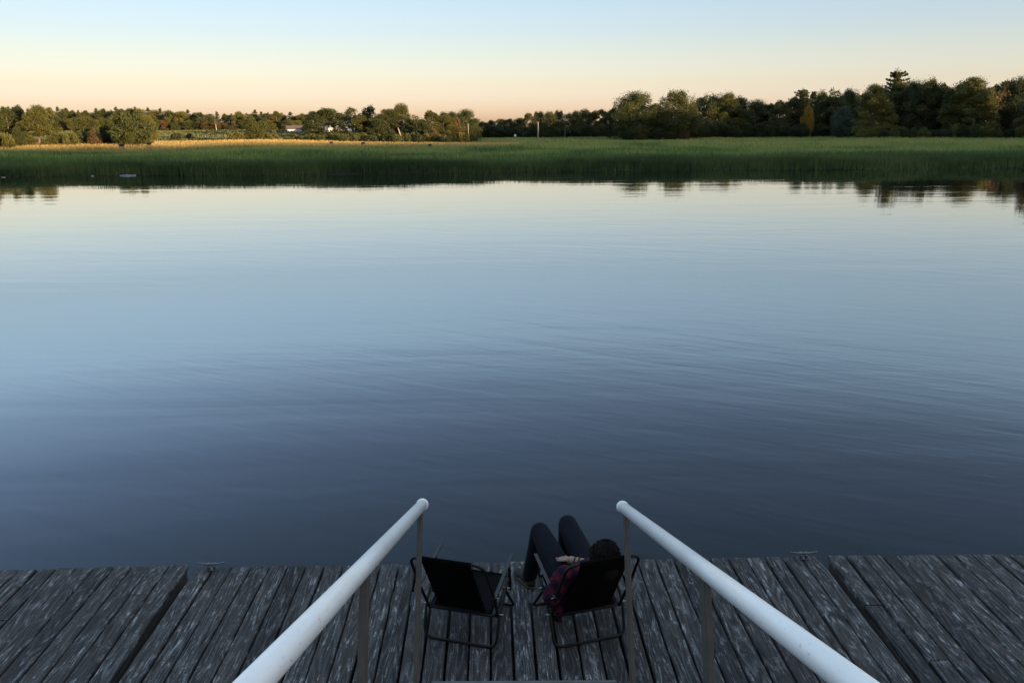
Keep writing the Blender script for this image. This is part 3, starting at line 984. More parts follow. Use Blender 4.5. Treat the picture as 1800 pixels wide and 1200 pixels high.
def gable(parent, L, W, H, R_, wall_m, roof_m, ridge_along_x=True):
    bm = bmesh.new()
    a, b = L / 2, W / 2
    v = [bm.verts.new(p) for p in ((-a, -b, 0), (a, -b, 0), (a, b, 0), (-a, b, 0), (-a, -b, H), (a, -b, H), (a, b, H), (-a, b, H), (-a, 0, H + R_), (a, 0, H + R_))]
    for f in ((0, 1, 5, 4), (2, 3, 7, 6), (1, 2, 6, 9, 5), (3, 0, 4, 8, 7)):
        bm.faces.new([v[i] for i in f])
    from_bm('wall', bm, wall_m, parent)
    bm = bmesh.new()
    th, ov = .14, .35
    for s in (-1, 1):
        sl = math.atan2(R_, b)
        ln = math.hypot(R_, b) + ov
        rot = Matrix.Rotation(-s * sl, 3, 'X')
        mid = Vector((0, s * (b + ov * math.cos(sl)) / 2, H + R_ / 2 - ov * math.sin(sl) / 2 + th * .62))
        add_box(bm, mid, (L + 2 * ov, ln, th), rot)
    from_bm('roof', bm, roof_m, parent)

def window(parent, c, w, h, axis):
    bm = bmesh.new()
    fr = .1
    def bx(cx, cz, sx, sz):
        if axis == 'x': add_box(bm, Vector((c[0] + cx, c[1], c[2] + cz)), (sx, .08, sz))
        else: add_box(bm, Vector((c[0], c[1] + cx, c[2] + cz)), (.08, sx, sz))
    bx(0, h / 2, w + fr, fr); bx(0, -h / 2, w + fr, fr); bx(-w / 2, 0, fr, h); bx(w / 2, 0, fr, h); bx(0, 0, .05, h)
    f = from_bm('window', bm, M['white_paint'], parent)
    bm = bmesh.new()
    add_box(bm, Vector(c), (w, .03, h) if axis == 'x' else (.03, w, h))
    from_bm('pane', bm, M['glass'], f)

p = at(619, 300); hs = empty('farmhouse', p, R(-20))
gable(hs, 4.6, 5, 2.2, 1.1, M['white_paint'], M['tinroof'])
for wx in (-1.4, 0, 1.4):
    window(hs, (wx, -2.53, 1.3), .7, 1.0, 'x')
window(hs, (2.33, 0, 1.4), .8, 1.0, 'y')
tag(hs, 'small white farmhouse with dark windows peeping between two sunlit trees', 'house')
p = at(579, 296); hs = empty('farm_shed', p, R(-8))
gable(hs, 5.6, 5, .9, 1.0, M['white_paint'], M['tinroof'])
tag(hs, 'long low shed with a pale tin roof left of the white farmhouse', 'shed')
p = at(533, 305); hs = empty('barn', p, R(12))
gable(hs, 5.2, 5, .8, 1.1, M['white_paint'], M['brownroof'])
tag(hs, 'low barn with a dark brown roof at the edge of the field', 'barn')
p = at(1141, 292); hs = empty('cottage', p, R(15))
gable(hs, 9, 6, 3.4, 1.6, M['white_paint'], M['brownroof'])
tag(hs, 'white cottage glimpsed under the great pair of trees', 'house')

def pole(name, px, top, D, r, mat, label, cross=False):
    p = at(px, D)
    H = CZ + (hor(px) - top) / F_ * D - p.z
    e = empty(name, p)
    bm = bmesh.new()
    add_tube(bm, [(0, 0, -.4), (.02, 0, H * .5), (0.03, 0, H)], 0, 10, True, [r * 1.15, r, r * .85])
    from_bm('shaft', bm, mat, e, True)
    bm = bmesh.new()
    add_tube(bm, [(.03, 0, H), (.03, 0, H + .12)], 0, 10, True, [r * 1.15, r * .5])
    from_bm('cap', bm, mat, e)
    return tag(e, label, 'pole')
pole('marker_pole', 947, 216, 250, .17, M['poleg'], 'thick pale pole standing in front of the far central wood')
pole('marker_pole', 828, 219, 244, .11, M['poleg'], 'thin pale pole under the fan-shaped tree at the right end of the grove')

# leaning broken trunk in the grove and a small dead stick by the round bush
def stick(name, px, ytop, ybot, D, lean, r, label):
    p = at(px, D)
    z1 = CZ + (hor(px) - ytop) / F_ * D; 
    bm = bmesh.new()
    L_ = z1 - p.z
    pts = [(0, 0, -.2), (lean * .25, 0, L_ * .4), (lean, .1, L_)]
    add_tube(bm, pts, 0, 8, True, [r, r * .85, r * .45])
    add_tube(bm, [Vector(pts[1]), Vector((lean * .25 + .5 * abs(lean), 0, L_ * .62))], 0, 6, True, [r * .4, r * .15])
    o = from_bm(name, bm, M['palebark'], None, True)
    o.location = p
    return tag(o, label, 'dead trunk')
stick('broken_trunk', 715, 226, 243, 224, -1.0, .26, 'broken pale trunk leaning left, glowing in the middle grove')
stick('dead_branch', 301, 247, 252, 172, -.5, .10, 'short pale dead branch sticking up right of the great round bush')

def fly_trap(px, ytop, D, label, w=.56, mat='navy'):
    p = at(px, D)
    ztop = CZ + (hor(px) - ytop) / F_ * D
    e = empty('fly_trap_box', p, R(rt.uniform(-12, 12)))
    h = .30
    bm = bmesh.new(); add_box(bm, Vector((0, 0, ztop - p.z - h / 2)), (w, .7, h)); bevel(bm, .015, 1)
    from_bm('box', bm, M[mat], e)
    bm = bmesh.new(); add_box(bm, Vector((0, 0, ztop - p.z + .03)), (w + .1, .8, .05))
    from_bm('lid', bm, M['navy'], e)
    for sx in (-1, 1):
        for sy in (-1, 1):
            bm = bmesh.new(); add_box(bm, Vector((sx * (w / 2 - .06), sy * .28, (ztop - p.z - h) / 2 - .1)), (.07, .07, ztop - p.z - h + .2))
            from_bm('leg', bm, M['trapwood'], e)
    tag(e, label, 'fly trap', 'marsh fly trap boxes')
fly_trap(235, 256.5, 142, 'dark blue box trap leftmost in the grass, below the great round bush')
fly_trap(282, 253.5, 152, 'dark blue box trap on the golden strip right of the great round bush')
fly_trap(762, 253.0, 148, 'dark blue box trap alone below the right half of the grove')
fly_trap(594, 250.0, 182, 'small faded box trap in the golden strip below the farm sheds', .6)
fly_trap(648, 251.0, 178, 'small faded box trap in the golden strip right of the farmhouse', .6)

p = at(908, 330); e = empty('marker_sign', p)
bm = bmesh.new(); add_tube(bm, [(0, 0, -.3), (0, 0, 1.2)], .06, 8); from_bm('post', bm, M['trapwood'], e)
bm = bmesh.new(); add_box(bm, Vector((0, -.08, 1.5)), (.7, .05, .9)); bevel(bm, .02, 1); from_bm('panel', bm, M['signwhite'], e)
tag(e, 'tiny white sign board left of the thick pale pole', 'sign')

def stones(px, n, spread, label, sz=.32):
    for i in range(n):
        X = (px - 900) / F_ * 79.2 + rt.uniform(-spread, spread)
        Y = float(bank_y(np.array(X))) - .55 + rt.uniform(-.15, .2)
        bm = bmesh.new()
        bmesh.ops.create_icosphere(bm, subdivisions=3, radius=1)
        ph = rt.uniform(0, 9)
        for v in bm.verts:
            c = v.co
            k = 1 + .16 * math.sin(c.x * 3 + ph) + .12 * math.sin(c.y * 4 + ph * 2) + .09 * math.sin(c.z * 6 + ph)
            v.co = c * k
        s = sz * rt.uniform(.6, 1.1)
        for v in bm.verts:
            v.co = Vector((v.co.x * s * 1.9, v.co.y * s, v.co.z * s * .55))
        o = from_bm('bank_stone', bm, M['stone'], None, True)
        o.location = (X, Y, .02); o.rotation_euler = (0, 0, rt.uniform(-.4, .4))
        tag(o, label, 'stone', 'pale stones at the far waterline')
stones(184, 1, .1, 'single pale stone at the far waterline below the reddish brown bush', .15)
stones(241, 4, 1.0, 'pale stone in the little row at the far waterline below the great round bush', .14)
stones(45, 1, .1, 'small pale stone at the far waterline near the left edge', .13)

# ------------------------------------------------------------------ dock
DZ = .45
K = 1.1
def deck(name, x0, x1, y0, y1, rz, mat, seed, label, pitch=.1455, taper=.006, butt=0):
    rd = random.Random(seed)
    e = empty(name, (0, 0, DZ))
    e.rotation_euler = (0, 0, rz)
    bm = bmesh.new()
    lay = bm.faces.layers.float.new('plank')
    n = int(round((x1 - x0) / pitch))
    p = (x1 - x0) / n
    def plank(xa, xb, ya, yb, xa2, xb2):
        """one board: worn rounded edges, slight cup and wander"""
        pid = rd.random() * 10
        ny = 22
        prof = [(0, -.036), (0, -.010), (.03, -.003), (.07, -.0008), (.18, 0), (.5, -.0012), (.82, 0), (.93, -.0008), (.97, -.003), (1, -.010), (1, -.036)]
        dz = rd.uniform(-.0016, .0014)
        ph = rd.uniform(0, 6)
        ends = (rd.uniform(-.006, .006), rd.uniform(-.005, .005))
        rows = []
        for j in range(ny + 1):
            t = j / ny
            y = ya + (yb - ya) * t + (ends[0] if j == 0 else ends[1] if j == ny else 0)
            wl = .0022 * math.sin(t * 9 + ph) + .0012 * rd.uniform(-1, 1)
            wr = .0022 * math.sin(t * 7 + ph * 2) + .0012 * rd.uniform(-1, 1)
            a = xa + (xa2 - xa) * t + wl; b = xb + (xb2 - xb) * t + wr
            wz = dz + .0014 * math.sin(t * 5 + ph) - (.004 * max(0, (t - .93) / .07))
            rows.append([bm.verts.new((a + (b - a) * u, y, z + wz)) for u, z in prof])
        m = len(prof)
        for r0_, r1_ in zip(rows, rows[1:]):
            for k in range(m):
                f = bm.faces.new((r0_[k], r1_[k], r1_[(k + 1) % m], r0_[(k + 1) % m])); f[lay] = pid
        f = bm.faces.new(rows[0]); f[lay] = pid
        f = bm.faces.new(list(reversed(rows[-1]))); f[lay] = pid
        # nail heads, two at each joist
        for yy in (y1 - .10, y1 - .72, y1 - 1.36, y1 - 2.0):
            if ya + .05 < yy < yb - .02:
                for u in (.22, .78):
                    t = (yy - ya) / (yb - ya)
                    a = xa + (xa2 - xa) * t; b = xb + (xb2 - xb) * t
                    r = bmesh.ops.create_circle(bm, cap_ends=True, segments=8, radius=.0052,
                        matrix=Matrix.Translation((a + (b - a) * u + rd.uniform(-.012, .012), yy + rd.uniform(-.012, .012), dz + .0022)))
                    for f in {f for v in r['verts'] for f in v.link_faces}:
                        f.material_index = 1; f[lay] = 0
    gaps0 = [rd.uniform(.007, .017) for k in range(n + 1)]
    gaps1 = [max(.003, g_ + rd.uniform(-taper, taper * 1.3)) for g_ in gaps0]
    for k in range(n):
        xa, xb = x0 + k * p + gaps0[k] / 2, x0 + (k + 1) * p - gaps0[k + 1] / 2
        xa2, xb2 = x0 + k * p + gaps1[k] / 2, x0 + (k + 1) * p - gaps1[k + 1] / 2
        ye = y1 + rd.uniform(-.004, .004)
        if butt and rd.random() < butt:
            ym = y1 - rd.choice([.42, .72, 1.36])
            t = (ym - y0) / (ye - y0)
            xm, xn = xa + (xa2 - xa) * t, xb + (xb2 - xb) * t
            plank(xa, xb, y0, ym - .002, xm, xn); plank(xm, xn, ym + .002, ye, xa2, xb2)
        else:
            plank(xa, xb, y0, ye, xa2, xb2)
    bm.normal_update()
    from_bm('planks', bm, [mat, M['float']], e)
    bm = bmesh.new()
    zc = -.036 - .002 - .085
    add_box(bm, Vector(((x0 + x1) / 2, y1 - .055, zc)), (x1 - x0 - .01, .05, .17))
    add_box(bm, Vector(((x0 + x1) / 2, y0 + .055, zc)), (x1 - x0 - .01, .05, .17))
    bevel(bm, .004, 1)
    from_bm('end_beam', bm, M['beam'], e)
    for xx in (x0 + .03, x1 - .03):
        bm = bmesh.new()
        add_box(bm, Vector((xx, (y0 + y1) / 2, zc)), (.05, y1 - y0 - .17, .17))
        bevel(bm, .004, 1)
        from_bm('side_beam', bm, M['beam'], e)
    bm = bmesh.new()
    k = 1
    while x0 + .6 * k < x1 - .3:
        add_box(bm, Vector((x0 + .6 * k, (y0 + y1) / 2, zc - .01)), (.045, y1 - y0 - .18, .15)); k += 1
    for yy in (y1 - .72, y1 - 1.36, y1 - 2.0):
        add_box(bm, Vector(((x0 + x1) / 2, yy, zc - .12)), (x1 - x0 - .2, .06, .07))
    from_bm('joists', bm, M['beam'], e)
    bm = bmesh.new()
    add_box(bm, Vector(((x0 + x1) / 2, (y0 + y1) / 2, -.43)), (x1 - x0 - .3, y1 - y0 - .3, .34)); bevel(bm, .03, 2)
    from_bm('float_block', bm, M['float'], e)
    tag(e, label, 'dock', 'floating dock sections')
    return e

deck('dock_section', -2.37, 2.57, 2.2, 5.94, R(1.3), M['wood'], 3, 'middle dock section of grey planks carrying the two folding chairs')
deck('dock_section', -9.6, -2.325, 2.2, 6.035, R(2.4), M['wood2'], 4, 'dock section of grey planks at the left, beyond a dark gap', butt=.25)
deck('dock_section', 2.478, 9.6, 2.2, 6.02, R(-.3), M['wood2'], 8, 'dock section of grey planks at the right, beyond a dark gap', butt=.25)

def cleat(x, y, rz, label):
    e = empty('mooring_cleat', (x, y, DZ + .001), rz)
    e.scale = (.93, 1.0, .88)
    bm = bmesh.new()
    pts = []; rr = []
    for k in range(-10, 11):
        t = k / 10
        pts.append((t * .118, 0, .052 + .016 * t * t + .004 * math.exp(-((abs(t) - .2) / .09) ** 2)))
        rr.append(.0105 * (1 - .45 * abs(t) ** 1.5) + .0035 * math.exp(-((abs(t) - .2) / .09) ** 2))
    add_tube(bm, pts, 0, 10, True, rr)
    from_bm('horn_bar', bm, M['galv'], e, True)
    for s in (-1, 1):
        bm = bmesh.new()
        add_tube(bm, [(s * .024, 0, .008), (s * .024, 0, .03), (s * .024, 0, .05)], 0, 10, True, [.017, .011, .012])
        from_bm('leg', bm, M['galv'], e, True)
    bm = bmesh.new()
    add_box(bm, Vector((0, 0, .005)), (.085, .042, .009)); bevel(bm, .003, 2)
    from_bm('base_plate', bm, M['galv'], e)
    for s in (-1, 1):
        bm = bmesh.new()
        add_ball(bm, (s * .036, 0, .010), .006, (1, 1, .6), u=8, v=6)
        from_bm('bolt', bm, M['galv'], e, True)
    tag(e, label, 'cleat', 'mooring cleats on the dock edge')
cleat(-2.36, 5.845, R(2), 'galvanised cleat on the dock edge at the left gap')
cleat(2.30, 5.95, R(1), 'galvanised cleat on the dock edge at the right gap')

# ------------------------------------------------------------------ gangway with white rails
gd = Vector((-.0095, .9433, -.3318)).normalized()      # down the gangway, away from the viewer
gu = Vector((0, .3318, .9433)).normalized()
PL, PR_ = Vector((-.495, 4.146, 1.790)), Vector((.596, 4.141, 1.770))
gang = empty('gangway', (0.05, 3.83, DZ))
def child_bm(name, bm, mat, smooth=False):
    o = from_bm(name, bm, mat, gang, smooth)
    o.matrix_parent_inverse = Matrix.Translation(-Vector(gang.location))
    return o
RAIL_R = .0297
for P0, sgn in ((PL, -1), (PR_, 1)):
    bm = bmesh.new()
    add_tube(bm, [P0, P0 - gd * 2.0, P0 - gd * 5.4], RAIL_R, 32)
    rail = child_bm('handrail', bm, M['pvc'], True)
    bm = bmesh.new()
    c0 = P0 - gd * .006
    add_tube(bm, [c0, c0 + gd * .004, c0 + gd * .026, c0 + gd * .034], 0, 32, True, [RAIL_R * 1.0, RAIL_R * 1.13, RAIL_R * 1.13, RAIL_R * .9])
    child_bm('end_cap', bm, M['pvc'], True)
    for k, dist in enumerate((.10, 1.84, 3.6)):
        top = P0 - gd * dist - gu * (RAIL_R * .8)
        bot = top - gu * (1.02)
        bot = bot + Vector((.026 if False else (sgn * .022), 0, 0))
        ax = (top - bot).normalized()
        zc = ax; yc = (gd - ax * gd.dot(ax)).normalized(); xc = yc.cross(zc)
        rot = Matrix((xc, yc, zc)).transposed()
        bm = bmesh.new()
        L_ = (top - bot).length
        add_box(bm, (top + bot) / 2, (.023, .074, L_), rot)
        bevel(bm, .004, 2)
        child_bm('post', bm, M['post'], False)
        bm = bmesh.new()
        q = bot + gu * .1 - Vector((sgn * .016, 0, 0))
        for s in (-1, 1):
            add_ball(bm, q + gd * .018 * s, .009, u=8, v=6)
        child_bm('bolt', bm, M['galv'], True)
# deck of the gangway, 0.92 below the rails
mid = (PL + PR_) / 2
def gpt(u, v, w):   # across, along (0 = lower end), above the deck surface
    return Vector((mid.x, 0, 0)) + Vector((u, 0, 0)) + Vector((0, mid.y, mid.z)) - gu * .925 - gd * v + gu * w
rot_g = Matrix((Vector((1, 0, 0)), -gd.cross(Vector((0, 0, 0))) if False else Vector((0, gd.y, gd.z)).normalized(), gu)).transposed()
bm = bmesh.new()
lay = bm.faces.layers.float.new('plank')
v = .10
k = 0
while v < 5.2:
    vs = add_box(bm, gpt(0, v, -.019), (.96, .134, .036), rot_g)
    for f in {f for q in vs for f in q.link_faces}: f[lay] = k * 1.37
    v += .142; k += 1
child_bm('deck_boards', bm, M['wood2'])
bm = bmesh.new()
vs = add_box(bm, gpt(0, 0.012, -.03), (.985, .036, .075), rot_g)
bevel(bm, .006, 2)
child_bm('nosing_board', bm, M['nosing'])
for s in (-1, 1):
    bm = bmesh.new()
    add_box(bm, gpt(s * .47, 2.62, -.12), (.045, 5.2, .16), rot_g); bevel(bm, .005, 1)
    child_bm('stringer', bm, M['post'])
    q = gpt(s * .40, .20, -.2)
    bm = bmesh.new()
    add_box(bm, Vector((q.x, q.y, (q.z + DZ + .09) / 2)), (.05, .06, q.z - DZ - .09)); bevel(bm, .005, 1)
    child_bm('wheel_leg', bm, M['post'])
    bm = bmesh.new()
    add_tube(bm, [(q.x + s * .032, q.y, DZ + .10), (q.x + s * .072, q.y, DZ + .10)], .098, 28)
    bevel(bm, .006, 1)
    child_bm('wheel', bm, M['float'], False)
tag(gang, 'sloping gangway with white pipe handrails coming down to the dock', 'gangway')

# ------------------------------------------------------------------ folding chairs
def chair(o, rz, label):
    e = empty('folding_chair', (o[0], o[1], DZ), rz)
    def V(x, y, z): return Vector((x * K, y * K, z * K))
    T = .0098
    def tube(name, pts, rad, r=T, mat='tube'):
        bm = bmesh.new(); add_tube(bm, smooth_path(pts, rad * K, 7), r, 10); return from_bm(name, bm, M[mat], e, True)
    g0 = T / K
    tube('back_frame', [V(-.222, .078, .165), V(-.232, -.045, .39), V(-.224, -.19, .65), V(.224, -.19, .65), V(.232, -.045, .39), V(.222, .078, .165)], .075)
    tube('rear_leg', [V(-.238, .245, .345), V(-.238, .19, .305), V(-.236, .06, .20), V(-.228, 0, g0), V(.228, 0, g0), V(.236, .06, .20), V(.238, .19, .305), V(.238, .245, .345)], .055)
    tube('front_leg', [V(-.226, .185, .305), V(-.205, .476, g0), V(.205, .476, g0), V(.226, .185, .305)], .045)
    tube('seat_frame', [V(-.205, .055, .185), V(-.205, .36, .283), V(.205, .36, .283), V(.205, .055, .185), V(-.205, .055, .185)], .03)
    # slung cloth: back (a sleeve round the top bar) and seat, both sagging a little
    def sling(name, hw, prof, mat, sag):
        bm = bmesh.new()
        nx = 12; rows = []
        for j, (y, z, ny_, nz_, sg) in enumerate(prof):
            rows.append([bm.verts.new(V(-hw + 2 * hw * i / nx, y - ny_ * sag * sg * (1 - (2 * i / nx - 1) ** 2), z - nz_ * sag * sg * (1 - (2 * i / nx - 1) ** 2))) for i in range(nx + 1)])
        for a, b in zip(rows, rows[1:]):
            for i in range(nx):
                bm.faces.new((a[i], a[i + 1], b[i + 1], b[i]))
        bmesh.ops.solidify(bm, geom=list(bm.faces), thickness=.0025)
        return from_bm(name, bm, M[mat], e, True)
    ny_, nz_ = .874, .485
    pr = []
    r_ = (T + .003) / K
    for k in range(7):   # round the top bar
        a = math.pi * (k / 6) * 1.1
        pr.append((-.19 + r_ * math.cos(a) * .9, .65 + r_ * math.sin(a), ny_, nz_, 0))
    for k in range(1, 13):
        t = k / 12
        pr.append((-.19 - r_ + .25 * t + r_ * t, .65 - .45 * t, ny_, nz_, math.sin(math.pi * t)))
    bf = sling('back_cloth', .152, pr, 'sling', .022)
    pr = []
    for k in range(13):
        t = k / 12
        pr.append((.055 + .305 * t, .197 + .098 * t, -.3, .95, math.sin(math.pi * t) ** .7))
    sling('seat_cloth', .188, pr, 'seat', .035)
    # lower sleeve bar of the back cloth
    tube('lower_bar', [V(-.222, .072, .178), V(.222, .072, .178)], .01, T * .85)
    for s in (-1, 1):
        bm = bmesh.new()
        a, b = V(s * .240, -.045, .368), V(s * .236, .335, .458)
        yc = (b - a).normalized(); xc = Vector((1, 0, 0)); zc = xc.cross(yc)
        rot = Matrix((xc, yc, zc)).transposed()
        add_box(bm, (a + b) / 2, (.024, (b - a).length, .011), rot)
        bevel(bm, .004, 2)
        from_bm('armrest', bm, M['arm'], e)
        tube('arm_bracket', [V(s * .238, .245, .345), V(s * .240, .262, .385), V(s * .238, .235, .425)], .02, T * .8)
        for (y, z) in ((.06, .20), (.19, .305), (-.03, .362)):
            bm = bmesh.new()
            add_tube(bm, [V(s * .222, y, z), V(s * .262, y, z)], .0052, 8)
            from_bm('bolt', bm, M['bolt'], e, True)
    return tag(e, label, 'chair', 'black folding chairs on the dock')

oA, aA = (-.362, 4.859), math.atan2(-.283, .959)
oB, aB = (.517 - .012, 4.859), math.atan2(.292, .956)
chair(oA, aA, 'empty black folding chair on the dock')
chair(oB, aB, 'black folding chair with a person in plaid sitting in it')

# ------------------------------------------------------------------ the person in the right chair
pe = empty('person', (oB[0], oB[1], DZ), aB)
def V(x, y, z): return Vector((x * K, y * K, z * K))
# body: head, neck, trunk, arms with hands, legs - one continuous skin
bm = bmesh.new()
hd = V(.054, -.066, .592)
tilt = Matrix.Rotation(R(-14), 3, 'X')
def hp(x, y, z): return hd + tilt @ Vector((x, y, z))
add_ball(bm, hd, .092, (.86, 1.0, 1.08), tilt, 20, 14)                 # skull
add_ball(bm, hp(0, .035, -.055), .068, (.86, .95, 1.05), tilt, 16, 12)  # jaw
add_ball(bm, hp(0, .062, -.098), .026, (1, .8, .8), tilt)               # chin
add_chain(bm, [hp(0, .088, .005), hp(0, .106, -.028)], [.008, .013])    # nose
add_chain(bm, [hp(-.02, .088, -.066), hp(.02, .088, -.066)], [.009, .009])  # lips
add_chain(bm, [hp(-.045, .076, .022), hp(.045, .076, .022)], [.012, .012])  # brow
for s in (-1, 1):
    add_ball(bm, hp(s * .032, .080, .004), .012)                         # eyes
    add_ball(bm, hp(s * .082, .0, -.012), .027, (.35, .75, 1.1), tilt)   # ears
neck = V(.030, -.020, .520)
add_chain(bm, [hp(0, -.005, -.06), neck, V(.012, .012, .485)], [.056, .054, .06])
def trunk(bm, g_):
    for (x, y, z, rx, ry, rz_) in ((0, .185, .300, .155, .115, .085), (-.01, .125, .325, .140, .105, .082), (-.012, .062, .392, .145, .100, .088), (-.010, .022, .455, .150, .092, .072)):
        add_ball(bm, V(x, y, z), 1.0, (rx + g_, ry + g_, rz_ + g_), Matrix.Rotation(R(25), 3, 'X'), 20, 14)
trunk(bm, -.012)
shL, shR = V(-.160, .008, .475), V(.130, .008, .475)
elL, elR = V(-.238, .035, .330), V(.165, .045, .425)
wrL, wrR = V(-.095, .26, .345), V(-.048, .212, .448)
add_chain(bm, [shL, elL, wrL], [.048, .038, .027])
add_chain(bm, [shR, elR, elR.lerp(wrR, .35), wrR], [.048, .040, .041, .027])
def hand(bm, wrist, fwd, up, side, curl):
    """palm, four bent fingers of different lengths and a thumb from the side of the palm"""
    fwd = fwd.normalized(); side_v = fwd.cross(up).normalized() * side; up = side_v.cross(fwd).normalized() * side
    up = fwd.cross(side_v) if fwd.cross(side_v).z > 0 else -fwd.cross(side_v)
    for t in (0, .5, 1):
        for q in (-.6, 0, .6):
            add_ball(bm, wrist + fwd * (.02 + .065 * t) + side_v * q * (.022 + .014 * t), .0125 + .001, u=10, v=8)
    for i, (q, L_) in enumerate(((-.033, .070), (-.011, .082), (.011, .077), (.033, .060))):
        p0 = wrist + fwd * .085 + side_v * q
        d = (fwd + side_v * q * 3).normalized()
        p1 = p0 + d * L_ * .45 + up * .004
        d2 = (d * math.cos(curl) - up * math.sin(curl)); p2 = p1 + d2 * L_ * .32
        d3 = (d * math.cos(curl * 2) - up * math.sin(curl * 2)); p3 = p2 + d3 * L_ * .25
        add_chain(bm, [p0, p1, p2, p3], [.0095, .0088, .008, .0068], 8)
    t0 = wrist + fwd * .025 - side_v * .026
    t1 = t0 + (fwd * .75 - side_v * .8).normalized() * .036
    t2 = t1 + (fwd * .95 - side_v * .25).normalized() * .028
    add_chain(bm, [t0, t1, t2], [.012, .0105, .009], 8)
hand(bm, wrR, V(-.040, .150, -.050), Vector((0, .25, 1)), 1, .3)
hand(bm, wrL, V(.075, .055, .004), Vector((0, -.1, 1)), -1, .3)
hipL, hipR = V(-.085, .20, .292), V(.085, .20, .292)
knL, knR = V(-.108, .625, .452), V(.100, .660, .458)
anL, anR = V(-.148, .715, .075), V(.115, .745, .075)
add_chain(bm, [hipL, knL, anL], [.072, .050, .036])
add_chain(bm, [hipR, knR, anR], [.072, .050, .036])
for an, dx in ((anL, -.03), (anR, .02)):
    add_chain(bm, [an - Vector((0, .02, .035)), an + Vector((dx, .16, -.048))], [.030, .024])
body = fused('body', bm, M['skin'], pe, .0065, 4)

# jeans
bm = bmesh.new()
add_ball(bm, V(0, .19, .298), 1.0, (.168, .135, .096), Matrix.Rotation(R(20), 3, 'X'), 20, 14)
for hip, kn, an in ((hipL, knL, anL), (hipR, knR, anR)):
    m1 = hip.lerp(kn, .5) + Vector((0, 0, .006))
    c1 = kn.lerp(an, .35) + Vector((0, -.018, 0))
    add_chain(bm, [hip, m1, kn + Vector((0, -.006, -.004)), c1, kn.lerp(an, .7), an + Vector((0, 0, .01))], [.098, .088, .069, .068, .060, .055], 20)
jeans = fused('jeans', bm, M['denim'], pe, .009, 7)
# shirt
bm = bmesh.new()
trunk(bm, .006)
add_ball(bm, V(-.02, .20, .312), 1.0, (.150, .11, .070), Matrix.Rotation(R(20), 3, 'X'), 18, 12)
add_chain(bm, [V(.0, .015, .48), V(.020, -.008, .513)], [.08, .066])
sl1 = elL.lerp(wrL, .5) + Vector((0, 0, .004))
add_chain(bm, [shL, shL.lerp(elL, .5), elL, sl1, elL.lerp(wrL, .93)], [.068, .063, .058, .055, .044], 18)
add_chain(bm, [shR, shR.lerp(elR, .5), elR, elR.lerp(wrR, .22)], [.068, .062, .057, .052], 18)
# shirt tail hanging over the side of the seat
tl = [V(-.150, .10, .27), V(-.182, .095, .20), V(-.168, .11, .135), V(-.150, .125, .105)]
add_chain(bm, tl, [.06, .042, .034, .020], 14)
shirt = fused('shirt', bm, M['plaid'], pe, .009, 5)
# bracelet cords
for t, name in ((.90, 'bracelet'), (.80, 'bracelet')):
    c = elR.lerp(wrR, t); ax = (wrR - elR).normalized()
    u_ = ax.orthogonal().normalized(); w_ = ax.cross(u_)
    rr = .033 + (.90 - t) * .06
    bm = bmesh.new()
    add_tube(bm, [c + (u_ * math.cos(a) + w_ * math.sin(a)) * rr for a in [2 * math.pi * k / 24 for k in range(25)]], .0035, 6)
    from_bm(name, bm, M['hair'], pe, True)
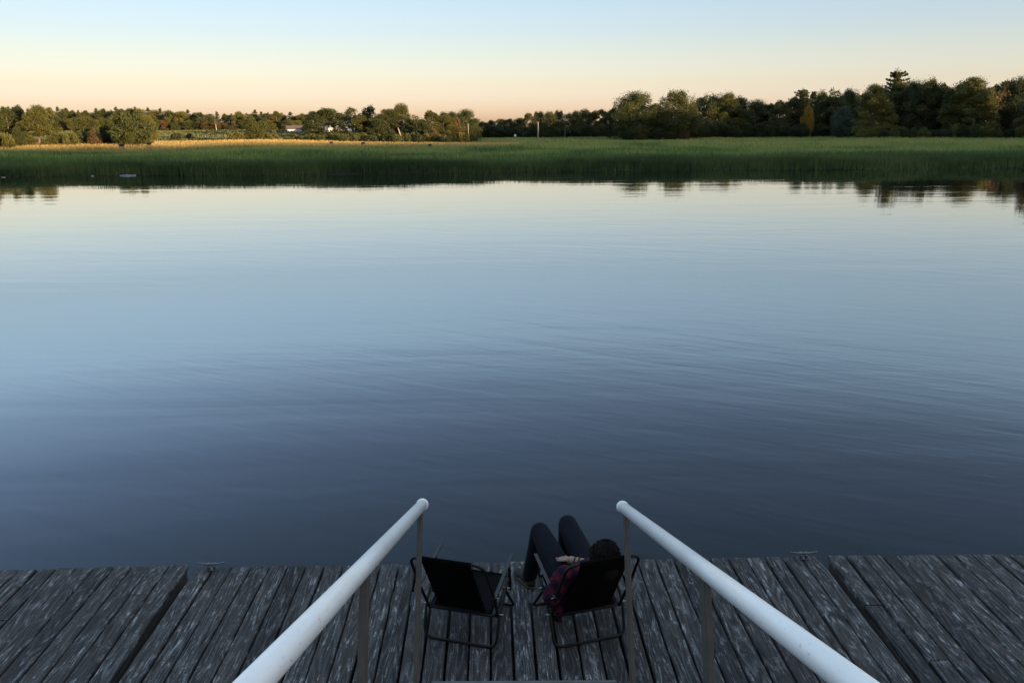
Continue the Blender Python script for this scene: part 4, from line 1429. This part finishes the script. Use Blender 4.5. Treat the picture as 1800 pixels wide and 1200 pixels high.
# hair: a cap of fine strands swept back, falling to the collar
bm = bmesh.new()
add_ball(bm, hp(0, -.012, .008), .097, (.90, 1.0, 1.08), tilt, 24, 16)
add_ball(bm, hp(0, -.045, -.055), .075, (1.0, .7, 1.1), tilt, 16, 12)
for s in (-1, 1):
    add_ball(bm, hp(s * .068, .005, -.02), .04, (.6, .9, 1.4), tilt, 12, 10)
bm_f = []
for v in list(bm.verts):
    l = tilt.transposed() @ (v.co - hd)
    if l.y > .058 and l.z < .052:
        bm_f.append(v)
bmesh.ops.delete(bm, geom=bm_f, context='VERTS')
for k in range(650):
    rk = random.Random(k)
    th = rk.uniform(0, 2 * math.pi); ph = math.acos(rk.uniform(-.35, 1))
    d = Vector((math.sin(ph) * math.cos(th) * .90, math.sin(ph) * math.sin(th), math.cos(ph) * 1.08))
    if d.y > .5 and d.z < .5: continue
    p0 = hp(0, -.012, .008) + tilt @ (d * .0955)
    tang = Vector((rk.uniform(-.3, .3), -.55, -.6)); tang = (tang - d * tang.dot(d) / d.length_squared)
    if tang.length < .1: continue
    tang = tilt @ tang.normalized()
    L_ = rk.uniform(.03, .06)
    p1 = p0 + tang * L_ * .5 + (tilt @ d) * .007; p2 = p0 + tang * L_ + (tilt @ d) * rk.uniform(-.004, .007)
    add_tube(bm, [p0, p1, p2], 0, 4, False, [.0028, .0028, .0008])
hair = from_bm('hair', bm, M['hair'], pe, True)
# shoes
for an, dx in ((anL, -.035), (anR, .02)):
    bm = bmesh.new()
    base = Vector((an.x, an.y, 0))
    fw_ = Vector((dx, .19, 0)).normalized(); sd = Vector((fw_.y, -fw_.x, 0))
    rotS = Matrix((sd, fw_, Vector((0, 0, 1)))).transposed()
    add_ball(bm, base + fw_ * -.01 + Vector((0, 0, .048)), 1, (.038, .05, .045), rotS, 16, 12)
    add_ball(bm, base + fw_ * .06 + Vector((0, 0, .045)), 1, (.040, .085, .040), rotS, 16, 12)
    add_ball(bm, base + fw_ * .15 + Vector((0, 0, .036)), 1, (.046, .065, .030), rotS, 16, 12)
    sh = fused('shoe', bm, M['shoe'], pe, .006, 4)
    bm = bmesh.new()
    n = 28; rings = []
    for z, k in ((.002, .96), (.006, 1.0), (.020, 1.0), (.024, .97)):
        ring = []
        for i in range(n):
            a = 2 * math.pi * i / n
            yy = math.sin(a); xx = math.cos(a)
            wdt = .040 + .010 * max(0, yy) ** .7
            ring.append(bm.verts.new(base + fw_ * (.075 + yy * .138 * k) + sd * xx * wdt * k + Vector((0, 0, z))))
        rings.append(ring)
    for a, b in zip(rings, rings[1:]):
        for i in range(n): bm.faces.new((a[i], a[(i + 1) % n], b[(i + 1) % n], b[i]))
    bm.faces.new(list(reversed(rings[0]))); bm.faces.new(rings[-1])
    from_bm('sole', bm, M['sole'], sh, True)
tag(pe, 'person in plaid shirt and dark jeans slouched in a folding chair with knees raised', 'person')
